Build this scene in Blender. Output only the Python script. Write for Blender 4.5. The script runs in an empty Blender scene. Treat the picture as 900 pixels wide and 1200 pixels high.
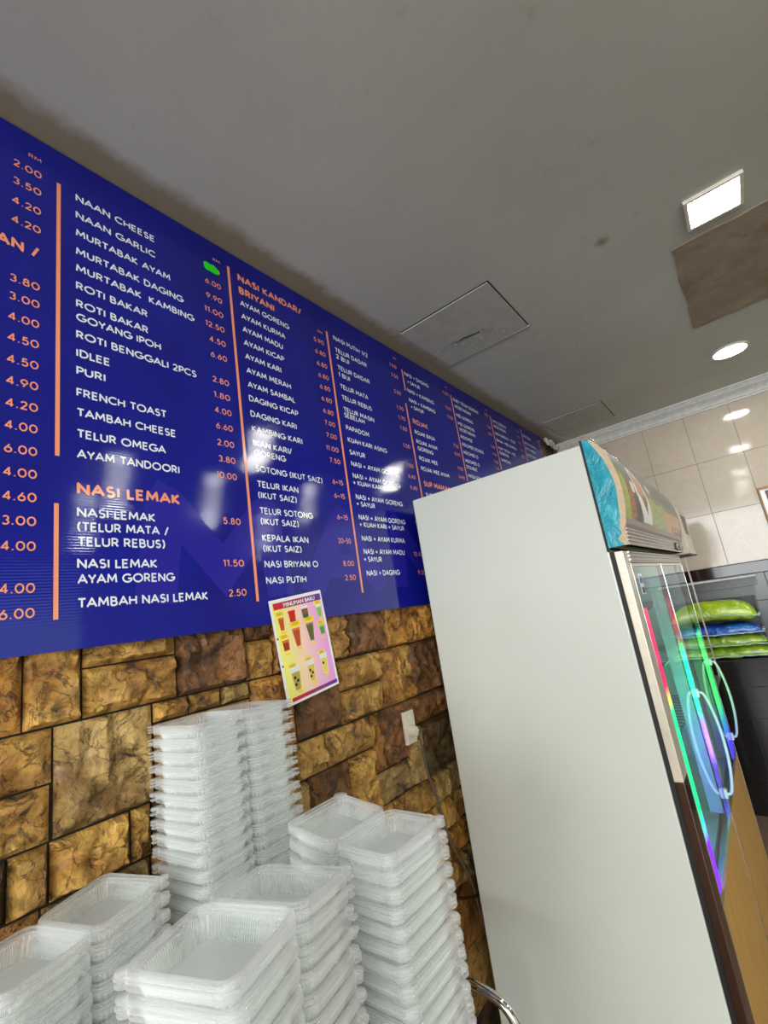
import bpy, bmesh, math, random
from mathutils import Vector, Matrix, noise
random.seed(7)
R = random.Random(11)
ZC = 1.55                       # eye height above the floor; lengths in metres
scn = bpy.context.scene
col = scn.collection

# ------------------------------------------------------------------ camera, world, light, exposure
cam_d = bpy.data.cameras.new('camera')
cam = bpy.data.objects.new('camera', cam_d); col.objects.link(cam)
cam_d.sensor_fit = 'VERTICAL'; cam_d.sensor_height = 24.0
cam_d.lens = 549.6 / 1200 * 24.0
cam_d.clip_start = 0.02
right = Vector((0.77452326, 0.61468484, -0.14925236))
up = Vector((0.25344687, -0.085385, 0.9635736))
back = Vector((0.57955017, -0.78413771, -0.22192262))
mw = Matrix.Identity(4)
for i, v in enumerate((right, up, back)):
    for j in range(3): mw[j][i] = v[j]
mw.translation = (1.1, 0.0, ZC)
cam.matrix_world = mw
scn.camera = cam

world = bpy.data.worlds.new('overcast_sky'); scn.world = world
world.use_nodes = True
wb = world.node_tree.nodes['Background']
wb.inputs[0].default_value = (0.86, 0.93, 1.0, 1)
wb.inputs[1].default_value = 1.0

def area(name, loc, rot, sx, sy, power, colr):
    d = bpy.data.lights.new(name, 'AREA'); d.shape = 'RECTANGLE'; d.size = sx; d.size_y = sy
    d.energy = power; d.color = colr
    o = bpy.data.objects.new(name, d); col.objects.link(o); o.location = loc; o.rotation_euler = rot
    return o
# daylight falling in through the open shop front behind the camera
area('shop_front_daylight', (2.6, -3.95, ZC + 0.2), (math.radians(90), 0, 0), 4.9, 2.0, 175, (0.95, 0.98, 1.0))

scn.view_settings.view_transform = 'Standard'
scn.view_settings.look = 'None'
scn.view_settings.gamma = 1
scn.view_settings.exposure = 0.7
scn.view_settings.use_curve_mapping = False
scn.cycles.max_bounces = 12
scn.cycles.transparent_max_bounces = 24
scn.cycles.caustics_reflective = False
scn.cycles.caustics_refractive = False

# ------------------------------------------------------------------ materials
def srgb(r, g, b):
    f = lambda c: (c / 255) / 12.92 if c / 255 <= 0.04045 else ((c / 255 + 0.055) / 1.055) ** 2.4
    return (f(r), f(g), f(b), 1)
class NT:
    def __init__(s, name):
        s.m = bpy.data.materials.new(name); s.m.use_nodes = True
        s.t = s.m.node_tree; s.b = s.t.nodes['Principled BSDF']; s.out = s.t.nodes['Material Output']
    def n(s, typ, **kw):
        nd = s.t.nodes.new(typ)
        for k, v in kw.items():
            if k.startswith('i_'): nd.inputs[k[2:].replace('_', ' ')].default_value = v
            else: setattr(nd, k, v)
        return nd
    def l(s, a, b): s.t.links.new(a, b)
    def ramp(s, src, stops):
        r = s.n('ShaderNodeValToRGB'); e = r.color_ramp.elements
        while len(e) > len(stops): e.remove(e[-1])
        while len(e) < len(stops): e.new(1)
        for k, (p, c) in enumerate(stops): e[k].position = p; e[k].color = c
        s.l(src, r.inputs[0]); return r
    def mix(s, f, a, b, mode='MIX'):
        m = s.n('ShaderNodeMix', data_type='RGBA', blend_type=mode)
        for sock, v in ((m.inputs[0], f), (m.inputs[6], a), (m.inputs[7], b)):
            if hasattr(v, 'links') or isinstance(v, bpy.types.NodeSocket): s.l(v, sock)
            else: sock.default_value = v
        return m.outputs[2]
    def bump(s, h, strength, dist=0.01, prev=None):
        b = s.n('ShaderNodeBump'); b.inputs['Strength'].default_value = strength; b.inputs['Distance'].default_value = dist
        s.l(h, b.inputs['Height'])
        if prev: s.l(prev, b.inputs['Normal'])
        return b.outputs[0]
    def pos(s, which='Object', scale=None):
        tc = s.n('ShaderNodeTexCoord'); o = tc.outputs[which]
        if scale:
            mp = s.n('ShaderNodeMapping'); mp.inputs['Scale'].default_value = scale; s.l(o, mp.inputs[0]); o = mp.outputs[0]
        return o
    def noise(s, vec, scale, detail=5, rough=0.5, dist=0.0):
        n = s.n('ShaderNodeTexNoise'); n.inputs['Scale'].default_value = scale; n.inputs['Detail'].default_value = detail
        n.inputs['Roughness'].default_value = rough; n.inputs['Distortion'].default_value = dist
        if vec: s.l(vec, n.inputs['Vector'])
        return n.outputs['Fac']
def plain(name, c, rough=0.5, metal=0.0, grain=0.06, gscale=30, bump=0.0, coat=0.0, spec=None):
    t = NT(name)
    f = t.noise(t.pos(), gscale, 4)
    dark = tuple(v * (1 - grain * 2.2) for v in c[:3]) + (1,)
    lite = tuple(min(1, v * (1 + grain)) for v in c[:3]) + (1,)
    r = t.ramp(f, [(0.3, dark), (0.7, lite)])
    t.l(r.outputs[0], t.b.inputs['Base Color'])
    t.b.inputs['Roughness'].default_value = rough; t.b.inputs['Metallic'].default_value = metal
    t.b.inputs['Coat Weight'].default_value = coat
    if spec is not None: t.b.inputs['Specular IOR Level'].default_value = spec
    if bump: t.l(t.bump(f, bump, 0.004), t.b.inputs['Normal'])
    return t.m
def emit(name, c, strength):
    t = NT(name)
    t.b.inputs['Base Color'].default_value = c
    t.b.inputs['Emission Color'].default_value = c; t.b.inputs['Emission Strength'].default_value = strength
    return t.m
def flat(name, c, rough=0.35):
    t = NT(name); t.b.inputs['Base Color'].default_value = c; t.b.inputs['Roughness'].default_value = rough
    return t.m

M = {}
def stone_mat(name, c1, c2, c3, seed):
    """c1 main, c2 darker patches, c3 stain"""
    t = NT(name); oi = t.n('ShaderNodeObjectInfo')
    p = t.pos('Object')
    add = t.n('ShaderNodeVectorMath', operation='ADD'); t.l(p, add.inputs[0]); 
    cv = t.n('ShaderNodeVectorMath', operation='SCALE'); cv.inputs['Scale'].default_value = 37.0 + seed
    cb = t.n('ShaderNodeCombineXYZ'); t.l(oi.outputs['Random'], cb.inputs[0]); t.l(oi.outputs['Random'], cb.inputs[1])
    t.l(cb.outputs[0], cv.inputs[0]); t.l(cv.outputs[0], add.inputs[1])
    v = add.outputs[0]
    n1 = t.noise(v, 9, 8, 0.62, 0.6); n2 = t.noise(v, 26, 9, 0.72, 0.6); n3 = t.noise(v, 13, 6, 0.6, 1.5)
    base = t.ramp(n1, [(0.36, c2), (0.52, c1), (0.72, tuple(min(1, x * 1.35) for x in c1[:3]) + (1,))])
    var = t.n('ShaderNodeHueSaturation')
    mr = t.n('ShaderNodeMapRange'); t.l(oi.outputs['Random'], mr.inputs[0]); mr.inputs[3].default_value = 0.72; mr.inputs[4].default_value = 1.2
    t.l(mr.outputs[0], var.inputs['Value']); t.l(base.outputs[0], var.inputs['Color'])
    st = t.ramp(n3, [(0.56, (0, 0, 0, 1)), (0.68, (1, 1, 1, 1))])
    stn = t.mix(st.outputs[0], var.outputs[0], c3)
    fine = t.ramp(n2, [(0.36, (0.30, 0.27, 0.22, 1)), (0.50, (1, 1, 1, 1))])
    c = t.mix(0.68, stn, fine.outputs[0], 'MULTIPLY')
    # dark crack veins where a warped noise crosses its middle
    n4 = t.noise(v, 15, 5, 0.55, 0.9)
    s1 = t.n('ShaderNodeMath', operation='SUBTRACT'); t.l(n4, s1.inputs[0]); s1.inputs[1].default_value = 0.5
    a1 = t.n('ShaderNodeMath', operation='ABSOLUTE'); t.l(s1.outputs[0], a1.inputs[0])
    vein = t.ramp(a1.outputs[0], [(0.0, (0.04, 0.03, 0.02, 1)), (0.016, (1, 1, 1, 1))])
    c = t.mix(0.8, c, vein.outputs[0], 'MULTIPLY')
    t.l(c, t.b.inputs['Base Color'])
    b = t.bump(n1, 1.0, 0.045)
    b = t.bump(n2, 1.0, 0.02, b)
    b = t.bump(vein.outputs[0], 0.6, 0.004, b)
    t.l(b, t.b.inputs['Normal'])
    t.b.inputs['Roughness'].default_value = 0.38
    t.b.inputs['Coat Weight'].default_value = 0.15; t.b.inputs['Coat Roughness'].default_value = 0.25
    return t.m
M['gold'] = stone_mat('gold_stone', srgb(238, 182, 92), srgb(178, 122, 50), srgb(92, 72, 46), 1)
M['ochre'] = stone_mat('ochre_stone', srgb(222, 158, 68), srgb(154, 98, 38), srgb(104, 58, 28), 2)
M['rust'] = stone_mat('rust_stone', srgb(160, 108, 58), srgb(92, 60, 34), srgb(44, 32, 24), 3)
M['olive'] = stone_mat('olive_stone', srgb(110, 84, 46), srgb(66, 50, 28), srgb(40, 32, 22), 4)
M['pale'] = stone_mat('pale_stone', srgb(220, 182, 112), srgb(166, 126, 68), srgb(84, 64, 42), 5)
M['joint'] = plain('dark_joint', srgb(26, 18, 12), 0.9)

def board_mat():
    t = NT('blue_fluted_board')
    p = t.pos('Object')
    n = t.noise(p, 3.0, 3)
    r = t.ramp(n, [(0.35, srgb(14, 20, 124)), (0.7, srgb(18, 27, 142))])
    t.l(r.outputs[0], t.b.inputs['Base Color'])
    t.b.inputs['Roughness'].default_value = 0.07
    n2 = t.noise(t.pos('Object', (1, 0.35, 1.6)), 2.3, 2)
    b = t.bump(n2, 0.25, 0.02)
    t.l(b, t.b.inputs['Normal'])
    return t.m
M['board'] = board_mat()
M['board_edge'] = flat('board_edge_plastic', srgb(60, 60, 120))
def ink(name, c): 
    t = NT(name); t.b.inputs['Base Color'].default_value = c; t.b.inputs['Roughness'].default_value = 0.1
    w = t.n('ShaderNodeTexWave', wave_type='BANDS', bands_direction='Z'); w.inputs['Scale'].default_value = 51.3; t.l(t.pos('Object'), w.inputs[0])
    t.l(t.bump(w.outputs['Fac'], 0.035, 0.002), t.b.inputs['Normal'])
    return t.m
M['white_ink'] = ink('white_ink', srgb(226, 232, 238)); M['orange_ink'] = ink('orange_ink', srgb(242, 152, 112))
M['purple_ink'] = ink('purple_ink', srgb(36, 32, 148)); M['green_ink'] = ink('green_ink', srgb(40, 220, 30))

def ceiling_mat():
    t = NT('painted_ceiling'); p = t.pos('Object')
    n = t.noise(p, 1.3, 5, 0.55); n2 = t.noise(p, 60, 4); n3 = t.noise(p, 7, 7, 0.7)
    r = t.ramp(n, [(0.3, srgb(180, 182, 172)), (0.7, srgb(194, 197, 190))])
    st = t.ramp(n3, [(0.62, (0, 0, 0, 1)), (0.8, (1, 1, 1, 1))])
    c = t.mix(st.outputs[0], r.outputs[0], srgb(160, 154, 142))
    # browner tone along the wall, and one brown spot
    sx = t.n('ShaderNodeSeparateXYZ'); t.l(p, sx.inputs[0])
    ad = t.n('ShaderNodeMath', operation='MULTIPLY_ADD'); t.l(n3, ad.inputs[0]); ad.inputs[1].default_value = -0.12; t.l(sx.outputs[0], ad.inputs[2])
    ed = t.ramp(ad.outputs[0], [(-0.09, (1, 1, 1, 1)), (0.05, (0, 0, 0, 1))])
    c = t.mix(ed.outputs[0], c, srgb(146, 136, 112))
    def spot(x, y, rad, colr, fac, src):
        d = t.n('ShaderNodeVectorMath', operation='DISTANCE'); t.l(p, d.inputs[0]); d.inputs[1].default_value = (x, y, 0)
        ma = t.n('ShaderNodeMath', operation='MULTIPLY_ADD'); t.l(n3, ma.inputs[0]); ma.inputs[1].default_value = rad; t.l(d.outputs['Value'], ma.inputs[2])
        k = t.ramp(ma.outputs[0], [(rad * 0.9, (fac, fac, fac, 1)), (rad * 1.5, (0, 0, 0, 1))])
        return t.mix(k.outputs[0], src, colr)
    c = spot(0.967, 1.84, 0.035, srgb(120, 100, 66), 0.7, c)
    c = spot(0.60, 2.25, 0.25, srgb(196, 194, 186), 0.35, c)
    t.l(c, t.b.inputs['Base Color'])
    b = t.bump(n2, 0.03, 0.002)
    b = t.bump(n3, 0.12, 0.010, b)
    # flaking paint near the hatches
    d = t.n('ShaderNodeVectorMath', operation='DISTANCE'); t.l(p, d.inputs[0]); d.inputs[1].default_value = (0.45, 2.45, 0)
    k = t.ramp(d.outputs['Value'], [(0.2, (1, 1, 1, 1)), (0.6, (0, 0, 0, 1))])
    v = t.noise(p, 28, 6, 0.7, 1.0); vv = t.ramp(v, [(0.5, (0, 0, 0, 1)), (0.56, (1, 1, 1, 1))])
    mm = t.mix(1.0, k.outputs[0], vv.outputs[0], 'MULTIPLY')
    b = t.bump(mm, 0.7, 0.004, b)
    t.l(b, t.b.inputs['Normal']); t.b.inputs['Roughness'].default_value = 0.55
    return t.m
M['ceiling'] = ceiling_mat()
def patch_mat():
    t = NT('brown_repair_plaster'); p = t.pos('Object')
    n = t.noise(p, 4, 8, 0.65, 0.5); r = t.ramp(n, [(0.3, srgb(128, 106, 82)), (0.5, srgb(150, 134, 114)), (0.7, srgb(168, 156, 138))])
    t.l(r.outputs[0], t.b.inputs['Base Color']); t.l(t.bump(n, 0.8, 0.02), t.b.inputs['Normal']); t.b.inputs['Roughness'].default_value = 0.7
    return t.m
M['patch'] = patch_mat()
M['hatch'] = plain('hatch_paint', srgb(178, 180, 170), 0.6, bump=0.4, gscale=14)
M['trim'] = plain('white_cornice_paint', srgb(200, 200, 196), 0.45)
def tile_mat(name, c, var, rough=0.08):
    t = NT(name); oi = t.n('ShaderNodeObjectInfo'); p = t.pos('Object')
    a = t.n('ShaderNodeVectorMath', operation='ADD'); t.l(p, a.inputs[0])
    cb = t.n('ShaderNodeCombineXYZ'); mu = t.n('ShaderNodeMath', operation='MULTIPLY'); t.l(oi.outputs['Random'], mu.inputs[0]); mu.inputs[1].default_value = 50
    t.l(mu.outputs[0], cb.inputs[0]); t.l(cb.outputs[0], a.inputs[1])
    n = t.noise(a.outputs[0], 7, 8, 0.7, 1.2)
    r = t.ramp(n, [(0.3, tuple(x * (1 - var) for x in c[:3]) + (1,)), (0.7, c)])
    t.l(r.outputs[0], t.b.inputs['Base Color']); t.b.inputs['Roughness'].default_value = rough
    return t.m
M['cream_tile'] = tile_mat('cream_marble_tile', srgb(200, 186, 168), 0.14)
M['dark_tile'] = tile_mat('charcoal_tile', srgb(66, 66, 68), 0.25, 0.2)
M['black_tile'] = tile_mat('black_gloss_tile', srgb(30, 28, 28), 0.3, 0.12)
M['granite'] = plain('dark_brown_granite', srgb(40, 26, 24), 0.08, grain=0.4, gscale=200)
M['grout'] = plain('grey_grout', srgb(128, 118, 106), 0.8)
M['dark_grout'] = plain('dark_grout', srgb(96, 96, 98), 0.8)
M['floor'] = tile_mat('brown_floor_tile', srgb(128, 108, 88), 0.25, 0.3)
M['cream_paint'] = plain('cream_wall_paint', srgb(214, 208, 192), 0.6)
def enamel():
    t = NT('white_fridge_enamel'); p = t.pos('Object')
    n = t.noise(p, 1.5, 4); r = t.ramp(n, [(0.3, srgb(197, 201, 190)), (0.7, srgb(206, 209, 199))])
    n3 = t.noise(p, 22, 6, 0.7); s = t.ramp(n3, [(0.70, (1, 1, 1, 1)), (0.78, (0.72, 0.70, 0.66, 1))])
    c = t.mix(0.7, r.outputs[0], s.outputs[0], 'MULTIPLY')
    t.l(c, t.b.inputs['Base Color']); t.b.inputs['Roughness'].default_value = 0.22
    n2 = t.noise(p, 5, 2); t.l(t.bump(n2, 0.12, 0.01), t.b.inputs['Normal'])
    return t.m
M['enamel'] = enamel()
M['steel'] = plain('brushed_steel', srgb(196, 190, 182), 0.16, 1.0, 0.05, 60)
M['chrome'] = plain('polished_chrome', srgb(214, 212, 208), 0.08, 1.0, 0.03)
M['reflection_steel'] = plain('brown_reflection_steel', srgb(128, 104, 92), 0.12, 1.0, 0.05, 60)  # steel with the floor's brown reflection put into its colour
M['cream_metal'] = plain('cream_anodised_frame', srgb(222, 212, 192), 0.25, 0.35, 0.04)
M['alu'] = plain('satin_aluminium', srgb(186, 180, 170), 0.28, 1.0, 0.05)
M['rubber'] = plain('black_rubber', srgb(16, 15, 15), 0.6)
M['liner'] = plain('white_inner_liner', srgb(196, 202, 200), 0.3)
M['handle'] = plain('pale_plastic_handle', srgb(190, 206, 200), 0.2)
def teal():
    t = NT('teal_tape_film'); p = t.pos('Object')
    n = t.noise(p, 16, 5, 0.6, 0.8); r = t.ramp(n, [(0.3, srgb(0, 128, 146)), (0.62, srgb(4, 150, 168)), (0.78, srgb(70, 186, 196))])
    t.l(r.outputs[0], t.b.inputs['Base Color']); t.l(t.bump(n, 0.5, 0.01), t.b.inputs['Normal']); t.b.inputs['Roughness'].default_value = 0.25
    return t.m
M['teal'] = teal()
M['foam'] = plain('old_beige_foam', srgb(198, 178, 146), 0.85, bump=0.5, gscale=60)
M['mauve'] = plain('mauve_brown_band', srgb(140, 122, 110), 0.3)
M['black'] = plain('black_plastic', srgb(20, 20, 20), 0.4)
def laminate():
    t = NT('tan_wood_laminate'); p = t.pos('Object', (3, 3, 0.5))
    n = t.noise(p, 12, 6, 0.6, 1.0); r = t.ramp(n, [(0.3, srgb(188, 140, 66)), (0.7, srgb(218, 176, 100))])
    t.l(r.outputs[0], t.b.inputs['Base Color']); t.b.inputs['Roughness'].default_value = 0.3
    return t.m
M['laminate'] = laminate()
def glass():
    t = NT('door_glass')
    t.t.nodes.remove(t.b)
    tr = t.n('ShaderNodeBsdfTransparent'); tr.inputs[0].default_value = (0.80, 0.86, 0.84, 1)
    gl = t.n('ShaderNodeBsdfGlossy'); gl.inputs['Roughness'].default_value = 0.03; gl.inputs[0].default_value = (1, 1, 1, 1)
    fr = t.n('ShaderNodeFresnel'); fr.inputs[0].default_value = 1.5
    mx = t.n('ShaderNodeMixShader'); g = t.n('ShaderNodeNewGeometry'); iv = t.n('ShaderNodeMath', operation='SUBTRACT'); iv.inputs[0].default_value = 1.0; t.l(g.outputs['Backfacing'], iv.inputs[1])
    mu = t.n('ShaderNodeMath', operation='MULTIPLY'); t.l(fr.outputs[0], mu.inputs[0]); t.l(iv.outputs[0], mu.inputs[1]); t.l(mu.outputs[0], mx.inputs[0]); t.l(tr.outputs[0], mx.inputs[1]); t.l(gl.outputs[0], mx.inputs[2])
    t.l(mx.outputs[0], t.out.inputs[0]); return t.m
M['glass'] = glass()
def pet(name, opac, colr):
    """thin clear moulded plastic, faintly milky: part lets light through, part scatters it"""
    t = NT(name)
    b = t.b; b.inputs['Base Color'].default_value = colr; b.inputs['Roughness'].default_value = 0.09
    b.inputs['IOR'].default_value = 1.5
    ts = t.n('ShaderNodeBsdfTranslucent'); ts.inputs[0].default_value = colr
    m1 = t.n('ShaderNodeMixShader'); m1.inputs[0].default_value = 0.45; t.l(b.outputs[0], m1.inputs[1]); t.l(ts.outputs[0], m1.inputs[2])
    tr = t.n('ShaderNodeBsdfTransparent'); tr.inputs[0].default_value = (0.985, 0.995, 0.99, 1)
    lw = t.n('ShaderNodeLayerWeight'); lw.inputs[0].default_value = 0.35
    mr = t.n('ShaderNodeMapRange'); t.l(lw.outputs['Facing'], mr.inputs[0]); mr.inputs[3].default_value = opac; mr.inputs[4].default_value = min(1, opac + 0.5)
    m2 = t.n('ShaderNodeMixShader'); t.l(mr.outputs[0], m2.inputs[0]); t.l(tr.outputs[0], m2.inputs[1]); t.l(m1.outputs[0], m2.inputs[2])
    t.l(m2.outputs[0], t.out.inputs[0]); return t.m
M['pet'] = pet('clear_moulded_plastic', 0.16, (0.985, 0.99, 0.985, 1))
M['lamp'] = emit('lamp_diffuser', (0.98, 0.98, 0.94, 1), 52.0)
M['lamp_frame'] = plain('lamp_frame_white', srgb(226, 220, 204), 0.4)
def led(name, stops, strength):
    t = NT(name); p = t.pos('Object'); sx = t.n('ShaderNodeSeparateXYZ'); t.l(p, sx.inputs[0])
    mr = t.n('ShaderNodeMapRange'); t.l(sx.outputs[2], mr.inputs[0]); mr.inputs[1].default_value = ZC - 0.92; mr.inputs[2].default_value = ZC
    r = t.ramp(mr.outputs[0], stops); t.l(r.outputs[0], t.b.inputs['Emission Color']); t.b.inputs['Emission Strength'].default_value = strength
    t.b.inputs['Base Color'].default_value = (0.1, 0.1, 0.1, 1); return t.m
V = (0.22, 0.0, 1.0, 1); GR = (0.0, 1.0, 0.25, 1); PK = (1.0, 0.0, 0.10, 1)
M['led'] = led('rainbow_led_strip', [(0.0, V), (0.17, V), (0.21, (0.05, 0.7, 0.8, 1)), (0.26, GR), (0.56, GR), (0.60, (1.0, 0.6, 0.1, 1)), (0.64, PK), (0.88, PK)], 2.4)
M['led_far'] = led('green_blue_led_strip', [(0.0, (0.05, 0.02, 1, 1)), (0.10, (0.05, 0.02, 1, 1)), (0.2, (0.0, 0.3, 0.6, 1)), (0.3, (0.05, 0.9, 0.2, 1)), (0.9, (0.02, 0.5, 0.10, 1))], 2.2)
def bag_mat(name, c1, c2, c3):
    t = NT(name); p = t.pos('Object')
    n = t.noise(p, 9, 4, 0.5, 1.0); n2 = t.noise(p, 30, 5, 0.6, 0.6)
    r = t.ramp(n, [(0.3, c2), (0.5, c1), (0.72, c3)])
    t.l(r.outputs[0], t.b.inputs['Base Color']); t.l(t.bump(n2, 0.6, 0.01, t.bump(n, 0.5, 0.03)), t.b.inputs['Normal'])
    t.b.inputs['Roughness'].default_value = 0.15; t.b.inputs['Coat Weight'].default_value = 0.6; t.b.inputs['Coat Roughness'].default_value = 0.08
    return t.m
M['lime_bag'] = bag_mat('lime_bag_film', srgb(164, 196, 20), srgb(120, 160, 20), srgb(190, 210, 40))
M['blue_bag'] = bag_mat('blue_bag_film', srgb(20, 70, 170), srgb(30, 30, 120), srgb(20, 130, 210))
M['green_bag'] = bag_mat('green_bag_film', srgb(120, 160, 20), srgb(70, 110, 20), srgb(160, 186, 40))
M['seal'] = plain('silvery_bag_seal', srgb(170, 196, 186), 0.25)
M['plug'] = plain('ivory_socket_plastic', srgb(214, 206, 186), 0.35)
M['cable'] = plain('grey_cable', srgb(96, 88, 78), 0.5)
M['table'] = plain('dark_table_top', srgb(74, 62, 52), 0.4)
M['white_paper'] = flat('white_laminated_card', srgb(236, 234, 238), 0.25)
M['fascia'] = plain('grey_painted_sheet', srgb(96, 98, 100), 0.35)
M['ivory'] = plain('ivory_sheet_metal', srgb(196, 184, 164), 0.35)
M['deep_red'] = plain('deep_red_panel', srgb(74, 16, 14), 0.3)
M['wood'] = plain('honey_wood_frame', srgb(170, 124, 70), 0.5)
def vcol_mat(name, rough=0.12):
    t = NT(name); a = t.n('ShaderNodeVertexColor'); a.layer_name = 'Col'; t.l(a.outputs[0], t.b.inputs['Base Color'])
    t.b.inputs['Roughness'].default_value = rough; return t.m
M['print'] = vcol_mat('printed_film', 0.3); M['poster_print'] = vcol_mat('poster_print', 0.25)

# ------------------------------------------------------------------ helpers
def link(name, me, parent=None, mat=None):
    o = bpy.data.objects.new(name, me); col.objects.link(o)
    if parent: o.parent = parent
    if mat is not None and me is not None and len(me.materials) == 0:
        for m in (mat if isinstance(mat, (list, tuple)) else [mat]): me.materials.append(m)
    return o
def finish(bm, name, smooth=False):
    me = bpy.data.meshes.new(name); bm.normal_update(); bm.to_mesh(me); bm.free()
    if smooth:
        for p in me.polygons: p.use_smooth = True
    return me
def box(bm, x0, x1, y0, y1, z0, z1, bev=0.0):
    vs = [bm.verts.new((x, y, z)) for x in (x0, x1) for y in (y0, y1) for z in (z0, z1)]
    fs = [(0, 1, 3, 2), (4, 6, 7, 5), (0, 4, 5, 1), (2, 3, 7, 6), (0, 2, 6, 4), (1, 5, 7, 3)]
    faces = [bm.faces.new([vs[i] for i in f]) for f in fs]
    if bev > 0:
        es = list({e for f in faces for e in f.edges})
        bmesh.ops.bevel(bm, geom=es, offset=bev, segments=2, profile=0.6, affect='EDGES')
def boxo(name, x0, x1, y0, y1, z0, z1, mat, parent=None, bev=0.0):
    bm = bmesh.new(); box(bm, x0, x1, y0, y1, z0, z1, bev)
    return link(name, finish(bm, name), parent, mat)
def tube(bm, pts, r, n=10, cap=True):
    pts = [Vector(p) for p in pts]; rings = []; prev = None
    for i, p in enumerate(pts):
        d = (pts[min(i + 1, len(pts) - 1)] - pts[max(i - 1, 0)]).normalized()
        a = prev if prev else (Vector((0, 0, 1)) if abs(d.z) < 0.9 else Vector((1, 0, 0)))
        u = (a - d * a.dot(d)).normalized(); w = d.cross(u); prev = u
        rings.append([bm.verts.new(p + (u * math.cos(t) + w * math.sin(t)) * r) for t in (2 * math.pi * k / n for k in range(n))])
    for a, b in zip(rings, rings[1:]):
        for k in range(n): bm.faces.new((a[k], a[(k + 1) % n], b[(k + 1) % n], b[k]))
    if cap: bm.faces.new(rings[0][::-1]); bm.faces.new(rings[-1])
def curve_pts(ctrl, n=8):
    P = [Vector(c) for c in ctrl]; P = [P[0]] + P + [P[-1]]; out = []
    for i in range(1, len(P) - 2):
        for k in range(n):
            t = k / n; a, b, c, d = P[i - 1], P[i], P[i + 1], P[i + 2]
            out.append(0.5 * ((2 * b) + (c - a) * t + (2 * a - 5 * b + 4 * c - d) * t * t + (3 * b - a - 3 * c + d) * t ** 3))
    return out + [P[-2]]
def tubeo(name, pts, r, mat, parent=None, n=10):
    bm = bmesh.new(); tube(bm, pts, r, n); return link(name, finish(bm, name, True), parent, mat)
def extrude_y(name, prof, y0, y1, mat, parent=None, smooth=False, cap=True):
    """prof = closed list of (x, z)"""
    bm = bmesh.new()
    a = [bm.verts.new((x, y0, z)) for x, z in prof]; b = [bm.verts.new((x, y1, z)) for x, z in prof]
    n = len(prof)
    for i in range(n): bm.faces.new((a[i], a[(i + 1) % n], b[(i + 1) % n], b[i]))
    if cap: bm.faces.new(a[::-1]); bm.faces.new(b)
    bmesh.ops.recalc_face_normals(bm, faces=bm.faces)
    return link(name, finish(bm, name, smooth), parent, mat)
def thing(name, label, cat, loc=(0, 0, 0), group=None):
    o = bpy.data.objects.new(name, None); col.objects.link(o); o.location = loc; o.empty_display_size = 0.05
    return tag(o, label, cat, group)
def tag(o, label, cat, group=None):
    o['label'] = label; o['category'] = cat
    if group: o['group'] = group
    return o
def rehome(root):
    """children were built in world coordinates: keep them there under the placed root"""
    inv = Matrix.Translation(-root.location)
    for c in root.children: c.matrix_parent_inverse = inv
def struct(o): o['kind'] = 'structure'; return o

H = ZC + 1.277                  # ceiling height
YB = 4.257                      # back wall
XR = 5.2
# ------------------------------------------------------------------ room shell
floor = struct(boxo('floor', -12, 22, -24, YB + 0.15, -0.1, 0.0, M['floor']))
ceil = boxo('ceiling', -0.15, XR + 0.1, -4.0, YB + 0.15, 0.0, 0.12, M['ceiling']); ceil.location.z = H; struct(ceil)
wl = boxo('wall_left', -0.15, -0.04, -4.0, YB + 0.15, 0, H, M['joint']); struct(wl)
wb_ = boxo('wall_back', -0.04, XR, YB, YB + 0.15, 0, H, M['grout']); struct(wb_)
bm = bmesh.new()                # right wall; unseen window added to put a bright reflection on the board
for a in ((-4.0, .3, 0, H), (.3, 2.3, 0, .85), (.3, 2.3, 2.45, H), (2.3, YB + .15, 0, H)): box(bm, XR, XR + .1, *a)
wr = struct(link('wall_right', finish(bm, 'wall_right'), None, M['cream_paint']))
bm = bmesh.new()
for a in ((.3, 2.3, .85, .90), (.3, 2.3, 2.40, 2.45), (.3, .35, .90, 2.40), (2.25, 2.3, .90, 2.40), (1.28, 1.32, .90, 2.40)): box(bm, XR + .02, XR + .08, *a)
win = struct(link('added_window_1', finish(bm, 'added_window_1'), None, M['alu']))
boxo('pane', XR + .045, XR + .05, .35, 1.28, .90, 2.40, M['glass'], win); boxo('pane', XR + .045, XR + .05, 1.32, 2.25, .90, 2.40, M['glass'], win)

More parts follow.
